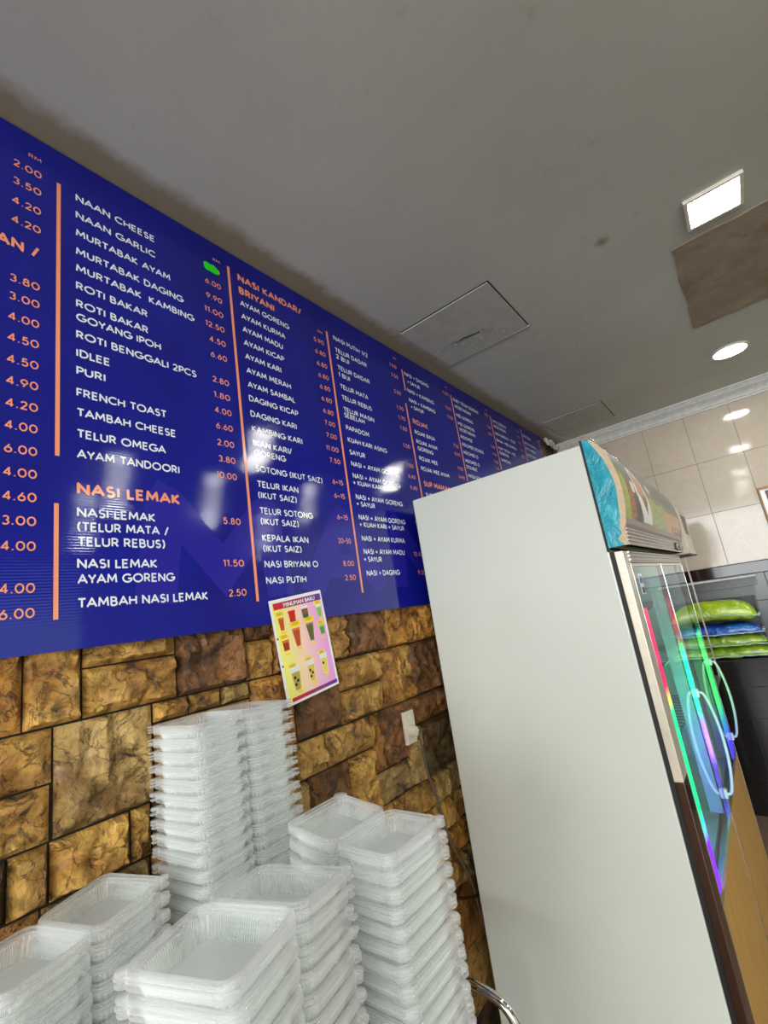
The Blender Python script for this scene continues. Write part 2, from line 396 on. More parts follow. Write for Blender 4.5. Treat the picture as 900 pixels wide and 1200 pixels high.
# --- split-face stones on the left wall: (y0, y1, z0, z1, colour), z measured from eye height
K = 1.028
ST = [(.05, .20, -.1, .06, 'gold'), (.20, .297, -.1, .06, 'ochre'), (.298, .394, -.1, .06, 'gold'), (.396, .592, -.004, .06, 'gold'), (.396, .592, -.1, -.005, 'gold'),
 (.594, .780, -.1, .06, 'rust'), (.782, .868, 0.0, .06, 'rust'), (.782, .868, -.1, -.001, 'gold'), (.870, .972, -.1, .06, 'ochre'), (.974, 1.076, -.1, .06, 'gold'),
 (1.078, 1.176, -.1, .06, 'gold'), (1.178, 1.373, -.1, .06, 'rust'), (1.375, 1.553, -.1, .06, 'ochre'), (1.555, 1.72, -.1, .06, 'ochre'),
 (.05, .345, -.198, -.102, 'gold'), (.347, .532, -.294, -.102, 'pale'), (.535, .617, -.143, -.102, 'gold'), (.619, .702, -.143, -.102, 'gold'), (.704, .786, -.143, -.102, 'pale'),
 (.535, .786, -.294, -.145, 'gold'), (.788, .930, -.294, -.102, 'ochre'), (.932, 1.110, -.290, -.102, 'rust'), (1.112, 1.322, -.198, -.102, 'gold'), (1.112, 1.322, -.294, -.200, 'gold'),
 (1.324, 1.408, -.294, -.102, 'ochre'), (1.410, 1.506, -.294, -.102, 'gold'), (1.508, 1.72, -.294, -.102, 'rust'),
 (.05, .342, -.294, -.200, 'gold'),
 (.05, .279, -.392, -.296, 'olive'), (.281, .340, -.392, -.296, 'gold'), (.342, .480, -.392, -.296, 'gold'), (.482, .523, -.392, -.296, 'gold'), (.525, .70, -.392, -.296, 'olive'), (.702, .915, -.392, -.296, 'gold'),
 (.917, 1.032, -.392, -.296, 'gold'), (1.034, 1.238, -.392, -.296, 'gold'), (1.240, 1.286, -.475, -.296, 'ochre'), (1.288, 1.422, -.475, -.296, 'rust'), (1.424, 1.72, -.390, -.296, 'rust'),
 (1.424, 1.508, -.572, -.392, 'pale'), (1.510, 1.72, -.572, -.392, 'olive'), (1.120, 1.238, -.572, -.394, 'gold'), (1.240, 1.422, -.572, -.477, 'pale'), (.95, 1.118, -.572, -.394, 'rust'),
 (1.535, 1.72, -.672, -.574, 'pale'), (1.30, 1.533, -.672, -.574, 'gold'), (1.08, 1.298, -.672, -.574, 'gold'), (.95, 1.078, -.672, -.574, 'ochre')]
rs = random.Random(5)
def row(y0, y1, z0, z1):
    y = y0
    while y < y1 - 0.01:
        w = rs.choice((0.095, 0.19, 0.19, 0.19, 0.28)); e = min(y + w, y1)
        if y1 - e < 0.06: e = y1
        ST.append((y, e - .002, z0, z1, rs.choice(('gold', 'gold', 'ochre', 'ochre', 'rust', 'olive', 'pale')))); y = e
row(.05, .948, -.572, -.394); row(.05, .948, -.672, -.574)
z = -.674
while z > -1.49:
    h = rs.choice((.096, .19)); zz = max(z - h, -1.508); row(.05, 1.72, zz + .002, z); z = zz
for z0, z1 in ((-.1, .06), (-.294, -.102), (-.48, -.296), (-.672, -.482), (-.86, -.674), (-1.05, -.862), (-1.24, -1.052), (-1.505, -1.242)): row(-1.0, .048, z0, z1); row(1.722, 4.13, z0, z1)
for z0, z1 in ((.062, .25), (.252, .44), (.442, .63), (.632, .82), (.822, 1.01), (1.012, 1.12), (1.122, 1.235)): row(3.60, 4.13, z0, z1)

def stone(y0, y1, z0, z1, kind, fine):
    y0 *= K; y1 *= K; z0 *= K; z1 *= K
    cy, cz = (y0 + y1) / 2, (z0 + z1) / 2; hy, hz = (y1 - y0) / 2 - .0012, (z1 - z0) / 2 - .0012
    step = .0095 if fine else .07
    ny = max(2, min(22, int(2 * hy / step))); nz = max(2, min(22, int(2 * hz / step)))
    bm = bmesh.new(); off = Vector((R.uniform(0, 50), R.uniform(0, 50), R.uniform(0, 50)))
    tiltY, tiltZ = R.uniform(-.10, .10), R.uniform(-.10, .10)
    g = []
    for i in range(ny + 1):
        r_ = []
        for j in range(nz + 1):
            a = -hy + 2 * hy * i / ny; b = -hz + 2 * hz * j / nz
            if 0 < i < ny: a += R.uniform(-.2, .2) * 2 * hy / ny
            if 0 < j < nz: b += R.uniform(-.2, .2) * 2 * hz / nz
            p = Vector((a, b, 0))
            q = p + Vector((noise.noise(p * 25 + off), noise.noise(p * 25 - off), 0)) * .02
            f = noise.cell(q * 24 + off) * .30 + abs(noise.noise(q * 14 + off)) * 1.3 + noise.noise(q * 40 + off) * .5 + .1
            e = min(hy - abs(a), hz - abs(b))
            k = min(1.0, e / .006)
            x = -.030 + .021 * min(1.05, max(-.25, f)) * k + (tiltY * a + tiltZ * b) * .3 * k - .007 * (1 - k)
            r_.append(bm.verts.new((min(x, -.0085), a, b)))
        g.append(r_)
    for i in range(ny):
        for j in range(nz): bm.faces.new((g[i][j], g[i + 1][j], g[i + 1][j + 1], g[i][j + 1]))
    ring = [g[i][0] for i in range(ny + 1)] + [g[ny][j] for j in range(1, nz + 1)] + [g[i][nz] for i in range(ny - 1, -1, -1)] + [g[0][j] for j in range(nz - 1, 0, -1)]
    bk = [bm.verts.new((-.041, v.co.y, v.co.z)) for v in ring]
    n = len(ring)
    for i in range(n): bm.faces.new((ring[i], bk[i], bk[(i + 1) % n], ring[(i + 1) % n]))
    bmesh.ops.recalc_face_normals(bm, faces=bm.faces)
    me = finish(bm, 'stone', True)
    me.set_sharp_from_angle(angle=math.radians(32))
    o = link('stone', me, wl, M[kind]); o.location = (0, cy, ZC + cz); return o
for s in ST: stone(*s, fine=(s[0] >= .04 and s[1] <= 1.73 and s[2] > -1.0))

# --- back wall: cream marble tiles above, granite band, charcoal tiles below
def tiles(x0, x1, z0, z1, dx, dz, xo, mat, nm='tile', y=YB, parent=None, th=.008, g=.0012):
    me = {}
    zs = z0
    while zs < z1 - .01:
        ze = min(zs + dz, z1); xs = xo
        while xs > x0 + .001: xs -= dx
        while xs < x1 - .01:
            a, b = max(xs, x0), min(xs + dx, x1)
            if b - a > .01:
                key = (round(b - a, 3), round(ze - zs, 3))
                if key not in me:
                    bm = bmesh.new(); box(bm, 0, b - a - 2 * g, 0, th, 0, ze - zs - 2 * g, .0008); me[key] = finish(bm, nm); me[key].materials.append(mat)
                o = link(nm, me[key], parent or wb_); o.location = (a + g, y - th, zs + g)
            xs += dx
        zs = ze
tiles(0.0, 3.2, ZC + .012, H, .2930, .3895, .674, M['cream_tile'])
tiles(3.2, XR, ZC + .012, H, .50, .3895, 3.2, M['cream_tile'])
tiles(0.0, XR, ZC - .64, ZC - .07, .30, .19, 0.85, M['dark_tile'], g=.0018)
band = struct(boxo('trim_1', 0, XR, YB - .022, YB, ZC - .07, ZC + .010, M['granite'], bev=.003))
# --- stepped plaster cornice
prof = [(0, 0), (0, -.105), (-.012, -.105), (-.014, -.092), (-.022, -.090), (-.026, -.075), (-.034, -.058), (-.048, -.042), (-.058, -.034), (-.060, -.026), (-.070, -.024), (-.072, -.014), (-.084, -.012), (-.086, 0)]
bm = bmesh.new()
a = [bm.verts.new((-.0, YB - .008 + y, H + zz)) for y, zz in prof]; b = [bm.verts.new((XR, YB - .008 + y, H + zz)) for y, zz in prof]
for i in range(len(prof)): bm.faces.new((a[i], a[(i + 1) % len(prof)], b[(i + 1) % len(prof)], b[i]))
bm.faces.new(a); bm.faces.new(b[::-1]); bmesh.ops.recalc_face_normals(bm, faces=bm.faces)
struct(link('trim_2', finish(bm, 'cornice'), None, M['trim']))
# torn plaster where the cornice meets the stone wall
bm = bmesh.new()
for k in range(9):
    y = 3.86 + k * .035; w = R.uniform(.02, .05)
    bmesh.ops.create_icosphere(bm, subdivisions=2, radius=1, matrix=Matrix.Translation((.012 + R.uniform(0, .02), y, H - .018 - R.uniform(0, .03))) @ Matrix.Diagonal((.018, w, .022, 1)))
for v in bm.verts: v.co += Vector((noise.noise(v.co * 60), noise.noise(v.co * 70 + Vector((5, 5, 5))), noise.noise(v.co * 65 + Vector((9, 1, 3))))) * .012
for v in bm.verts: v.co.z = min(v.co.z, H)
tag(link('plaster_remnant', finish(bm, 'plaster_remnant'), None, M['trim']), 'ragged white torn plaster in the corner beyond the end of the menu board', 'plaster')

# ------------------------------------------------------------------ ceiling hatches, repair patch, lamps
def hatch(x0, x1, y0, y1, drop, label, group=None):
    t = thing('ceiling_hatch', label, 'hatch', ((x0 + x1) / 2, (y0 + y1) / 2, H))
    cx, cy = (x0 + x1) / 2, (y0 + y1) / 2
    o = boxo('hatch_panel', x0 + .006 - cx, x1 - .006 - cx, y0 + .006 - cy, y1 - .006 - cy, -.007, -.001, M['hatch'], t, .0015)
    o.rotation_euler = (drop, drop * .5, 0)
    bm = bmesh.new(); w = .004
    w = .003
    for a in ((x0, x1, y1 - w, y1), (x0, x0 + w, y0, y1)):
        box(bm, a[0] - cx, a[1] - cx, a[2] - cy, a[3] - cy, -.008, 0)
    link('hatch_rim', finish(bm, 'hatch_rim'), t, M['trim'])
    bm = bmesh.new()
    for a in ((x0, x1, y0, y0 + .006), (x1 - .006, x1, y0, y1)): box(bm, a[0] - cx, a[1] - cx, a[2] - cy, a[3] - cy, -.0015, 0)
    link('hatch_gap', finish(bm, 'hatch_gap'), t, M['rubber'])
    return t
h1 = hatch(.106, .557, 1.685, 2.14, -.006, 'larger square access hatch with cracked flaking paint, nearest to the camera')
bm = bmesh.new()
for k in range(16):          # torn crack in the paint of the hatch
    a = k / 15; y = .045 + .05 * a * .4 + R.uniform(-.006, .006); x = -.10 + .16 * a
    s = .0045 * math.sin(a * math.pi) + .001
    bm.faces.new([bm.verts.new(v) for v in ((x - .008, y - s, -.0105), (x - .008, y + s * .6, -.0105), (x + .008, y + s + R.uniform(-.002, .003), -.0105), (x + .008, y - s * .5, -.0105))])
o = link('paint_crack', finish(bm, 'paint_crack'), h1, M['rubber']); o['kind'] = 'stuff'
bm = bmesh.new()
for k in range(46):          # lifted paint flakes
    x = R.uniform(-.2, .17); y = .10 + x * .22 + R.gauss(0, .025); s = R.uniform(.003, .012)
    n_ = 5; t0 = R.uniform(0, 6); ps = [(x + s * R.uniform(.5, 1.2) * math.cos(t0 + q * 1.256), y + s * R.uniform(.5, 1.2) * math.sin(t0 + q * 1.256), -.0102 - R.uniform(0, .002)) for q in range(n_)]
    bm.faces.new([bm.verts.new(v) for v in ps])
o = link('paint_flakes', finish(bm, 'paint_flakes'), h1, M['trim']); o['kind'] = 'stuff'
hatch(.126, .562, 3.50, 3.955, -.006, 'flush square access hatch close to the white cornice and the back wall')
bm = bmesh.new()
n = 12
pts = [(1.17, 2.12), (2.0, 2.12), (2.0, 2.95), (1.18, 2.95)]
ring = []
for i in range(4):
    p, q = pts[i], pts[(i + 1) % 4]
    for k in range(n): 
        f = k / n; ring.append((p[0] + (q[0] - p[0]) * f + R.uniform(-.006, .006), p[1] + (q[1] - p[1]) * f + R.uniform(-.006, .006)))
vs = [bm.verts.new((x, y, H - .004)) for x, y in ring]; vt = [bm.verts.new((x, y, H + .001)) for x, y in ring]
bm.faces.new(vs)
for i in range(len(vs)): bm.faces.new((vs[i], vs[(i + 1) % len(vs)], vt[(i + 1) % len(vs)], vt[i]))
bmesh.ops.recalc_face_normals(bm, faces=bm.faces)
tag(link('ceiling_patch', finish(bm, 'ceiling_patch'), None, M['patch']), 'brown water-stained square repair in the ceiling plaster between the two lamps', 'plaster patch')

def square_lamp(x, y, label, group=None, s=.076):
    t = thing('square_downlight', label, 'lamp', (x, y, H), group)
    bm = bmesh.new(); w = .013
    for a in ((-s - w, s + w, -s - w, -s), (-s - w, s + w, s, s + w), (-s - w, -s, -s, s), (s, s + w, -s, s)): box(bm, a[0], a[1], a[2], a[3], -.014, 0, .002)
    link('lamp_frame', finish(bm, 'lamp_frame'), t, M['lamp_frame'])
    boxo('diffuser', -s, s, -s, s, -.008, -.001, M['lamp'], t)
    return t
def round_lamp(x, y, label, group=None, r=.085):
    t = thing('round_downlight', label, 'lamp', (x, y, H), group)
    for nm, ra, rb, z0, z1, mt in (('lamp_frame', r, r + .014, -.010, 0, 'lamp_frame'), ('diffuser', 0, r, -.008, -.001, 'lamp')):
        bm = bmesh.new(); N = 40
        rr = []
        for (q, zz) in (((ra, z1), (ra, z0), (rb, z0), (rb, z1)) if ra else ((rb, z1), (rb, z0))):
            rr.append([bm.verts.new((q * math.cos(2 * math.pi * k / N), q * math.sin(2 * math.pi * k / N), zz)) for k in range(N)])
        L_ = len(rr)
        for i in range(L_ if ra else L_ - 1):
            A, B = rr[i], rr[(i + 1) % L_]
            for k in range(N): bm.faces.new((A[k], A[(k + 1) % N], B[(k + 1) % N], B[k]))
        if not ra: bm.faces.new(rr[0]); bm.faces.new(rr[1][::-1])
        bmesh.ops.recalc_face_normals(bm, faces=bm.faces)
        link(nm, finish(bm, nm), t, M[mt])
    return t
square_lamp(1.322, 1.958, 'bright square ceiling lamp with a cream frame, beside the brown ceiling patch')
round_lamp(1.325, 3.47, 'bright round ceiling lamp near the cornice of the tiled back wall')
for x, y in ((2.36, 1.48), (3.3, 1.6), (2.45, 2.3), (1.30, .25), (1.30, -1.0), (1.30, -2.2), (2.3, 3.3), (3.4, 3.6), (3.3, -1.0)):
    square_lamp(x, y, 'square ceiling lamp outside the frame, seen only as a reflection in board or tiles', 'ceiling lamps outside the frame')

# ------------------------------------------------------------------ menu board
board = thing('menu_board', 'large blue menu board with white and orange lettering on the stone wall', 'sign', (0, 0, ZC))
# fluted sheet: fine horizontal ridges are real relief, they break lamp reflections into stripes
bm = bmesh.new(); cols_ = []; nz_ = int((1.272 - .036) / .0062 * 6)
for y in (-.6, 3.80):
    cols_.append([bm.verts.new((-.0001 + .00005 * math.sin(2 * math.pi * k / 6), y, .036 + (1.272 - .036) * k / nz_)) for k in range(nz_ + 1)])
for k in range(nz_): bm.faces.new((cols_[0][k], cols_[1][k], cols_[1][k + 1], cols_[0][k + 1]))
bd = link('board_panel', finish(bm, 'board_panel', True), board, M['board'])
boxo('board_back', -.006, -.0002, -.6, 3.80, .036, 1.272, M['board_edge'], board)
ITEMS=[
("w","NAAN CHEESE",0.386,1.147,0.202),
("w","NAAN GARLIC",0.386,1.094,0.202),
("w","MURTABAK AYAM",0.385,1.040,0.243),
("w","MURTABAK DAGING",0.385,0.985,0.280),
("w","MURTABAK  KAMBING",0.385,0.936,0.311),
("w","ROTI BAKAR",0.386,0.885,0.172),
("w","ROTI BAKAR",0.386,0.835,0.172),
("w","GOYANG IPOH",0.386,0.798,0.205),
("w","ROTI BENGGALI 2PCS",0.386,0.750,0.306),
("w","IDLEE",0.386,0.701,0.074),
("w","PURI",0.389,0.655,0.063),
("w","FRENCH TOAST",0.386,0.599,0.212),
("w","TAMBAH CHEESE",0.386,0.549,0.234),
("w","TELUR OMEGA",0.386,0.497,0.205),
("w","AYAM TANDOORI",0.385,0.448,0.239),
("w","NASI LEMAK",0.386,0.313,0.170),
("w","(TELUR MATA /",0.386,0.281,0.202),
("w","TELUR REBUS)",0.387,0.248,0.191),
("w","NASI LEMAK",0.385,0.200,0.170),
("w","AYAM GORENG",0.385,0.167,0.211),
("w","TAMBAH NASI LEMAK",0.385,0.117,0.297),
("w","AYAM GORENG",0.875,1.080,0.211),
("w","AYAM KURMA",0.873,1.030,0.187),
("w","AYAM MADU",0.874,0.981,0.169),
("w","AYAM KICAP",0.873,0.931,0.169),
("w","AYAM KARI",0.874,0.881,0.149),
("w","AYAM MERAH",0.871,0.830,0.186),
("w","AYAM SAMBAL",0.872,0.780,0.199),
("w","DAGING KICAP",0.871,0.731,0.206),
("w","DAGING KARI",0.870,0.678,0.191),
("w","KAMBING KARI",0.869,0.627,0.210),
("w","IKAN KARI/",0.870,0.579,0.156),
("w","GORENG",0.872,0.547,0.125),
("w","SOTONG (IKUT SAIZ)",0.871,0.495,0.284),
("w","TELUR IKAN",0.869,0.445,0.165),
("w","(IKUT SAIZ)",0.868,0.410,0.153),
("w","TELUR SOTONG",0.869,0.361,0.217),
("w","(IKUT SAIZ)",0.869,0.328,0.150),
("w","KEPALA IKAN",0.868,0.277,0.184),
("w","(IKUT SAIZ)",0.869,0.245,0.150),
("w","NASI BRIYANI O",0.860,0.198,0.215),
("w","NASI PUTIH",0.858,0.150,0.156),
("w","NASI PUTIH 1/2",1.330,1.143,0.220),
("w","TELUR DADAR",1.331,1.087,0.201),
("w","2 BIJI",1.330,1.057,0.080),
("w","TELUR DADAR",1.328,1.007,0.204),
("w","1 BIJI",1.329,0.975,0.069),
("w","TELUR MATA",1.329,0.922,0.176),
("w","TELUR REBUS",1.327,0.873,0.188),
("w","TELUR MASIN",1.324,0.821,0.193),
("w","SEBELAH",1.328,0.796,0.125),
("w","PAPADOM",1.325,0.742,0.142),
("w","KUAH KARI ASING",1.326,0.691,0.251),
("w","SAYUR",1.328,0.639,0.094),
("w","NASI + AYAM GORENG",1.320,0.591,0.315),
("w","NASI + AYAM GORENG",1.322,0.542,0.308),
("w","+ KUAH KARI",1.320,0.514,0.178),
("w","NASI + AYAM GORENG",1.322,0.457,0.303),
("w","+ SAYUR",1.323,0.430,0.111),
("w","NASI + AYAM GORENG",1.321,0.377,0.301),
("w","+ KUAH KARI + SAYUR",1.323,0.349,0.287),
("w","NASI + AYAM KURMA",1.320,0.295,0.276),
("w","NASI + AYAM MADU",1.319,0.245,0.260),
("w","+ SAYUR",1.320,0.216,0.106),
("w","NASI + DAGING",1.315,0.164,0.205),
("w","NASI + DAGING",1.846,1.158,0.221),
("w","+ SAYUR",1.847,1.118,0.113),
("w","NASI + KAMBING",1.837,1.067,0.246),
("w","NASI + KAMBING",1.838,1.014,0.243),
("w","+ SAYUR",1.840,0.979,0.114),
("w","ROJAK BIASA",1.835,0.844,0.185),
("w","ROJAK AYAM",1.827,0.795,0.191),
("w","GORENG",1.824,0.760,0.141),
("w","ROJAK MEE",1.825,0.709,0.166),
("w","ROJAK MEE AYAM",1.821,0.657,0.264),
("w","SUP AYAM",1.810,0.526,0.159),
("w","SUP DAGING",1.802,0.471,0.174),
("w","KUEY TEOW GORENG",2.331,1.163,0.315),
("w","VEGETARIAN",2.324,1.121,0.199),
("w","MEE GORENG",2.326,1.066,0.204),
("w","MEE GORENG",2.322,1.014,0.204),
("w","VEGETARIAN",2.318,0.978,0.199),
("w","INDOMEE",2.316,0.932,0.145),
("w","INDOMEE DOUBLE",2.319,0.885,0.273),
("w","INDOMEE O",2.319,0.836,0.178),
("w","INDOMEE O",2.315,0.786,0.176),
("w","DOUBLE",2.310,0.749,0.130),
("w","MAGGI GORENG",2.310,0.696,0.201),
("w","NASI GORENG",2.852,1.166,0.218),
("w","VEGETARIAN",2.847,1.128,0.196),
("w","NASI GORENG + TELUR",2.835,1.076,0.338),
("w","BIHUN + MEE GORENG",2.836,1.027,0.335),
("w","KUEY TEOW + MEE",2.835,0.973,0.288),
("w","GORENG",2.831,0.938,0.149),
("w","SARDIN",2.828,0.890,0.156),
("w","ROTI TELUR",3.390,1.181,0.150),
("w","ROTI PISANG",3.384,1.124,0.236),
("w","ROTI SARDIN",3.380,1.080,0.193),
("w","ROTI BOM",3.371,1.027,0.187),
("h","NASI LEMAK",0.386,0.363,0.236),
("h","NASI KANDAR/",0.876,1.176,0.285),
("h","BRIYANI",0.874,1.126,0.149),
("h","ROJAK",1.834,0.897,0.135),
("h","SUP MAMAK",1.819,0.578,0.247),
("h","AN /",0.230,0.925,0.081),
]
PRICES=[
("2.00",0.312,1.154),
("3.50",0.313,1.103),
("4.20",0.313,1.047),
("4.20",0.313,0.994),
("3.80",0.313,0.838),
("3.00",0.313,0.792),
("4.00",0.313,0.741),
("4.50",0.313,0.690),
("4.50",0.313,0.638),
("4.90",0.314,0.588),
("4.20",0.314,0.537),
("4.00",0.314,0.488),
("6.00",0.314,0.437),
("4.00",0.313,0.387),
("4.60",0.314,0.337),
("3.00",0.313,0.287),
("4.00",0.313,0.236),
("4.00",0.308,0.153),
("6.00",0.308,0.105),
("0",0.802,1.154),
("6.00",0.802,1.100),
("9.90",0.802,1.047),
("11.00",0.802,0.995),
("12.50",0.800,0.943),
("4.50",0.801,0.892),
("6.60",0.801,0.840),
("2.80",0.800,0.757),
("1.80",0.799,0.707),
("4.00",0.799,0.657),
("6.60",0.800,0.607),
("2.00",0.799,0.555),
("3.80",0.799,0.505),
("10.00",0.799,0.455),
("5.80",0.798,0.321),
("11.50",0.795,0.202),
("2.50",0.795,0.121),
("5.90",1.260,1.088),
("6.80",1.257,1.036),
("6.80",1.255,0.984),
("6.80",1.254,0.933),
("6.80",1.254,0.884),
("6.80",1.253,0.834),
("6.80",1.252,0.783),
("7.00",1.252,0.735),
("7.00",1.254,0.684),
("11.00",1.252,0.632),
("7.50",1.251,0.585),
("6~15",1.252,0.502),
("6~15",1.250,0.449),
("6~15",1.251,0.369),
("20~50",1.248,0.282),
("8.00",1.245,0.201),
("2.50",1.245,0.151),
("1.50",1.774,1.166),
("3.50",1.773,1.112),
("2.50",1.772,1.025),
("1.70",1.767,0.942),
("1.70",1.766,0.891),
("1.50",1.762,0.838),
("1.50",1.758,0.751),
("1.50",1.753,0.654),
("8.40",1.743,0.600),
("9.40",1.738,0.546),
("9.50",1.740,0.465),
("10.50",1.730,0.382),
("9.20",1.721,0.297),
("10.40",1.718,0.241),
("9.50",1.717,0.162),
("11.00",2.265,1.175),
("12.50",2.256,1.083),
("13.50",2.257,1.027),
("7.50",2.250,0.856),
("12.90",2.253,0.806),
("9.00",2.248,0.723),
("14.90",2.252,0.672),
("6.50",2.792,1.185),
("7.50",2.792,1.096),
("8.70",2.797,1.047),
("5.50",2.779,0.958),
("9.90",2.779,0.906),
("5.50",2.779,0.855),
("9.90",2.781,0.809),
("7.50",3.349,1.191),
("8.50",3.348,1.144),
("9.00",3.343,1.098),
("8.00",3.343,1.043),
("8.00",3.334,0.991),
]
RM=[(0.312,1.203),(0.804,1.201),(1.261,1.139),(1.778,1.219),(2.273,1.223),(2.787,1.225)]
BARS=[(0.349,1.171,0.446),(0.348,0.339,0.098),(0.835,1.211,0.103),(1.288,1.166,0.105),(1.816,1.183,1.069),(1.798,0.994,0.487),(2.300,1.193,0.668),(2.823,1.201,0.824),(3.370,1.236,0.979)]

cols_w = (.386, .870, 1.325, 1.834, 2.322, 2.85, 3.392)
def snap(y, cols, tol=.045):
    for c in cols:
        if abs(y - c) < tol: return c
    return y
dg = bpy.context.evaluated_depsgraph_get
def arc(cx, cy, rx, ry, a0, a1, n=None):
    n = n or max(4, int(abs(a1 - a0) / 18)); return [(cx + rx * math.cos(math.radians(a0 + (a1 - a0) * k / n)), cy + ry * math.sin(math.radians(a0 + (a1 - a0) * k / n))) for k in range(n + 1)]
def glyph(c):
    """pen strokes of a geometric sans capital, cap height 1: (advance width, strokes)"""
    G = {
     'A': (.86, [[(0, 0), (.43, 1), (.86, 0)], [(.17, .33), (.69, .33)]]), 'B': (.56, [[(0, 0), (0, 1), (.27, 1)] + arc(.27, .765, .22, .235, 80, -90) + [(0, .53)], [(0, 0), (.3, 0)] + arc(.3, .265, .26, .265, -80, 90) + [(.05, .53)]]),
     'C': (.80, [arc(.5, .5, .5, .5, 48, 312)]), 'D': (.72, [[(0, 0), (0, 1), (.26, 1)] + arc(.26, .5, .46, .5, 80, -80) + [(.26, 0), (0, 0)]]), 'E': (.50, [[(.5, 1), (0, 1), (0, 0), (.5, 0)], [(0, .52), (.44, .52)]]),
     'F': (.48, [[(.48, 1), (0, 1), (0, 0)], [(0, .50), (.42, .50)]]), 'G': (.92, [arc(.5, .5, .5, .5, 45, 330) + [(.97, .32), (.97, .46), (.56, .46)]]), 'H': (.68, [[(0, 0), (0, 1)], [(.68, 0), (.68, 1)], [(0, .52), (.68, .52)]]),
     'I': (.02, [[(0, 0), (0, 1)]]), 'J': (.40, [[(.40, 1), (.40, .25)] + arc(.18, .25, .22, .25, -10, -140)]), 'K': (.60, [[(0, 0), (0, 1)], [(.56, 1), (.04, .50), (.60, 0)]]), 'L': (.46, [[(0, 1), (0, 0), (.46, 0)]]),
     'M': (.90, [[(0, 0), (.08, 1), (.45, .30), (.82, 1), (.90, 0)]]), 'N': (.70, [[(0, 0), (0, 1), (.70, 0), (.70, 1)]]), 'O': (1.0, [arc(.5, .5, .5, .5, 0, 360, 22)]), 'P': (.54, [[(0, 0), (0, 1), (.27, 1)] + arc(.27, .72, .27, .28, 80, -90) + [(.04, .44)]]),
     'Q': (1.0, [arc(.5, .5, .5, .5, 0, 360, 22), [(.6, .25), (.95, -.05)]]), 'R': (.58, [[(0, 0), (0, 1), (.27, 1)] + arc(.27, .73, .26, .27, 80, -90) + [(.04, .46)], [(.28, .46), (.58, 0)]]),
     'S': (.50, [arc(.26, .755, .23, .245, 35, 255) + arc(.26, .265, .25, .265, 80, -150)]), 'T': (.66, [[(0, 1), (.66, 1)], [(.33, 1), (.33, 0)]]), 'U': (.66, [[(0, 1), (0, .33)] + arc(.33, .33, .33, .33, 190, 350) + [(.66, .33), (.66, 1)]]),
     'V': (.80, [[(0, 1), (.40, 0), (.80, 1)]]), 'W': (1.1, [[(0, 1), (.28, 0), (.55, .85), (.82, 0), (1.1, 1)]]), 'X': (.66, [[(0, 0), (.66, 1)], [(0, 1), (.66, 0)]]), 'Y': (.70, [[(0, 1), (.35, .45), (.70, 1)], [(.35, .45), (.35, 0)]]), 'Z': (.62, [[(.02, 1), (.62, 1), (0, 0), (.64, 0)]]),
     '0': (.68, [arc(.34, .5, .34, .5, 0, 360, 20)]), '1': (.22, [[(0, .86), (.20, 1), (.20, 0)]]), '2': (.54, [arc(.27, .73, .25, .27, 165, -35) + [(.02, 0), (.56, 0)]]), '3': (.52, [arc(.25, .755, .23, .245, 150, -75), arc(.25, .265, .26, .265, 80, -150)]),
     '4': (.62, [[(.44, 0), (.44, 1), (0, .27), (.62, .27)]]), '5': (.54, [[(.48, 1), (.12, 1), (.06, .56)] + arc(.26, .32, .27, .32, 120, -150)]), '6': (.60, [[(.42, 1), (.09, .48)], arc(.30, .31, .29, .31, 0, 360, 16)]), '7': (.54, [[(0, 1), (.54, 1), (.16, 0)]]),
     '8': (.56, [arc(.28, .76, .21, .24, 0, 360, 14), arc(.28, .27, .27, .27, 0, 360, 16)]), '9': (.60, [[(.18, 0), (.51, .52)], arc(.30, .69, .29, .31, 0, 360, 16)]),
     '.': (.10, [[(.05, -.03), (.05, .10)]]), '/': (.42, [[(0, -.08), (.42, 1.08)]]), '+': (.56, [[(0, .45), (.56, .45)], [(.28, .13), (.28, .77)]]), '(': (.20, [arc(.42, .48, .40, .68, 120, 240)]), ')': (.20, [arc(-.20, .48, .40, .68, 60, -60)]),
     '~': (.50, [arc(.13, .42, .13, .09, 180, 20, 4) + arc(.37, .42, .13, .09, 200, 360, 4)]), ' ': (.28, [])}
    return G[c]
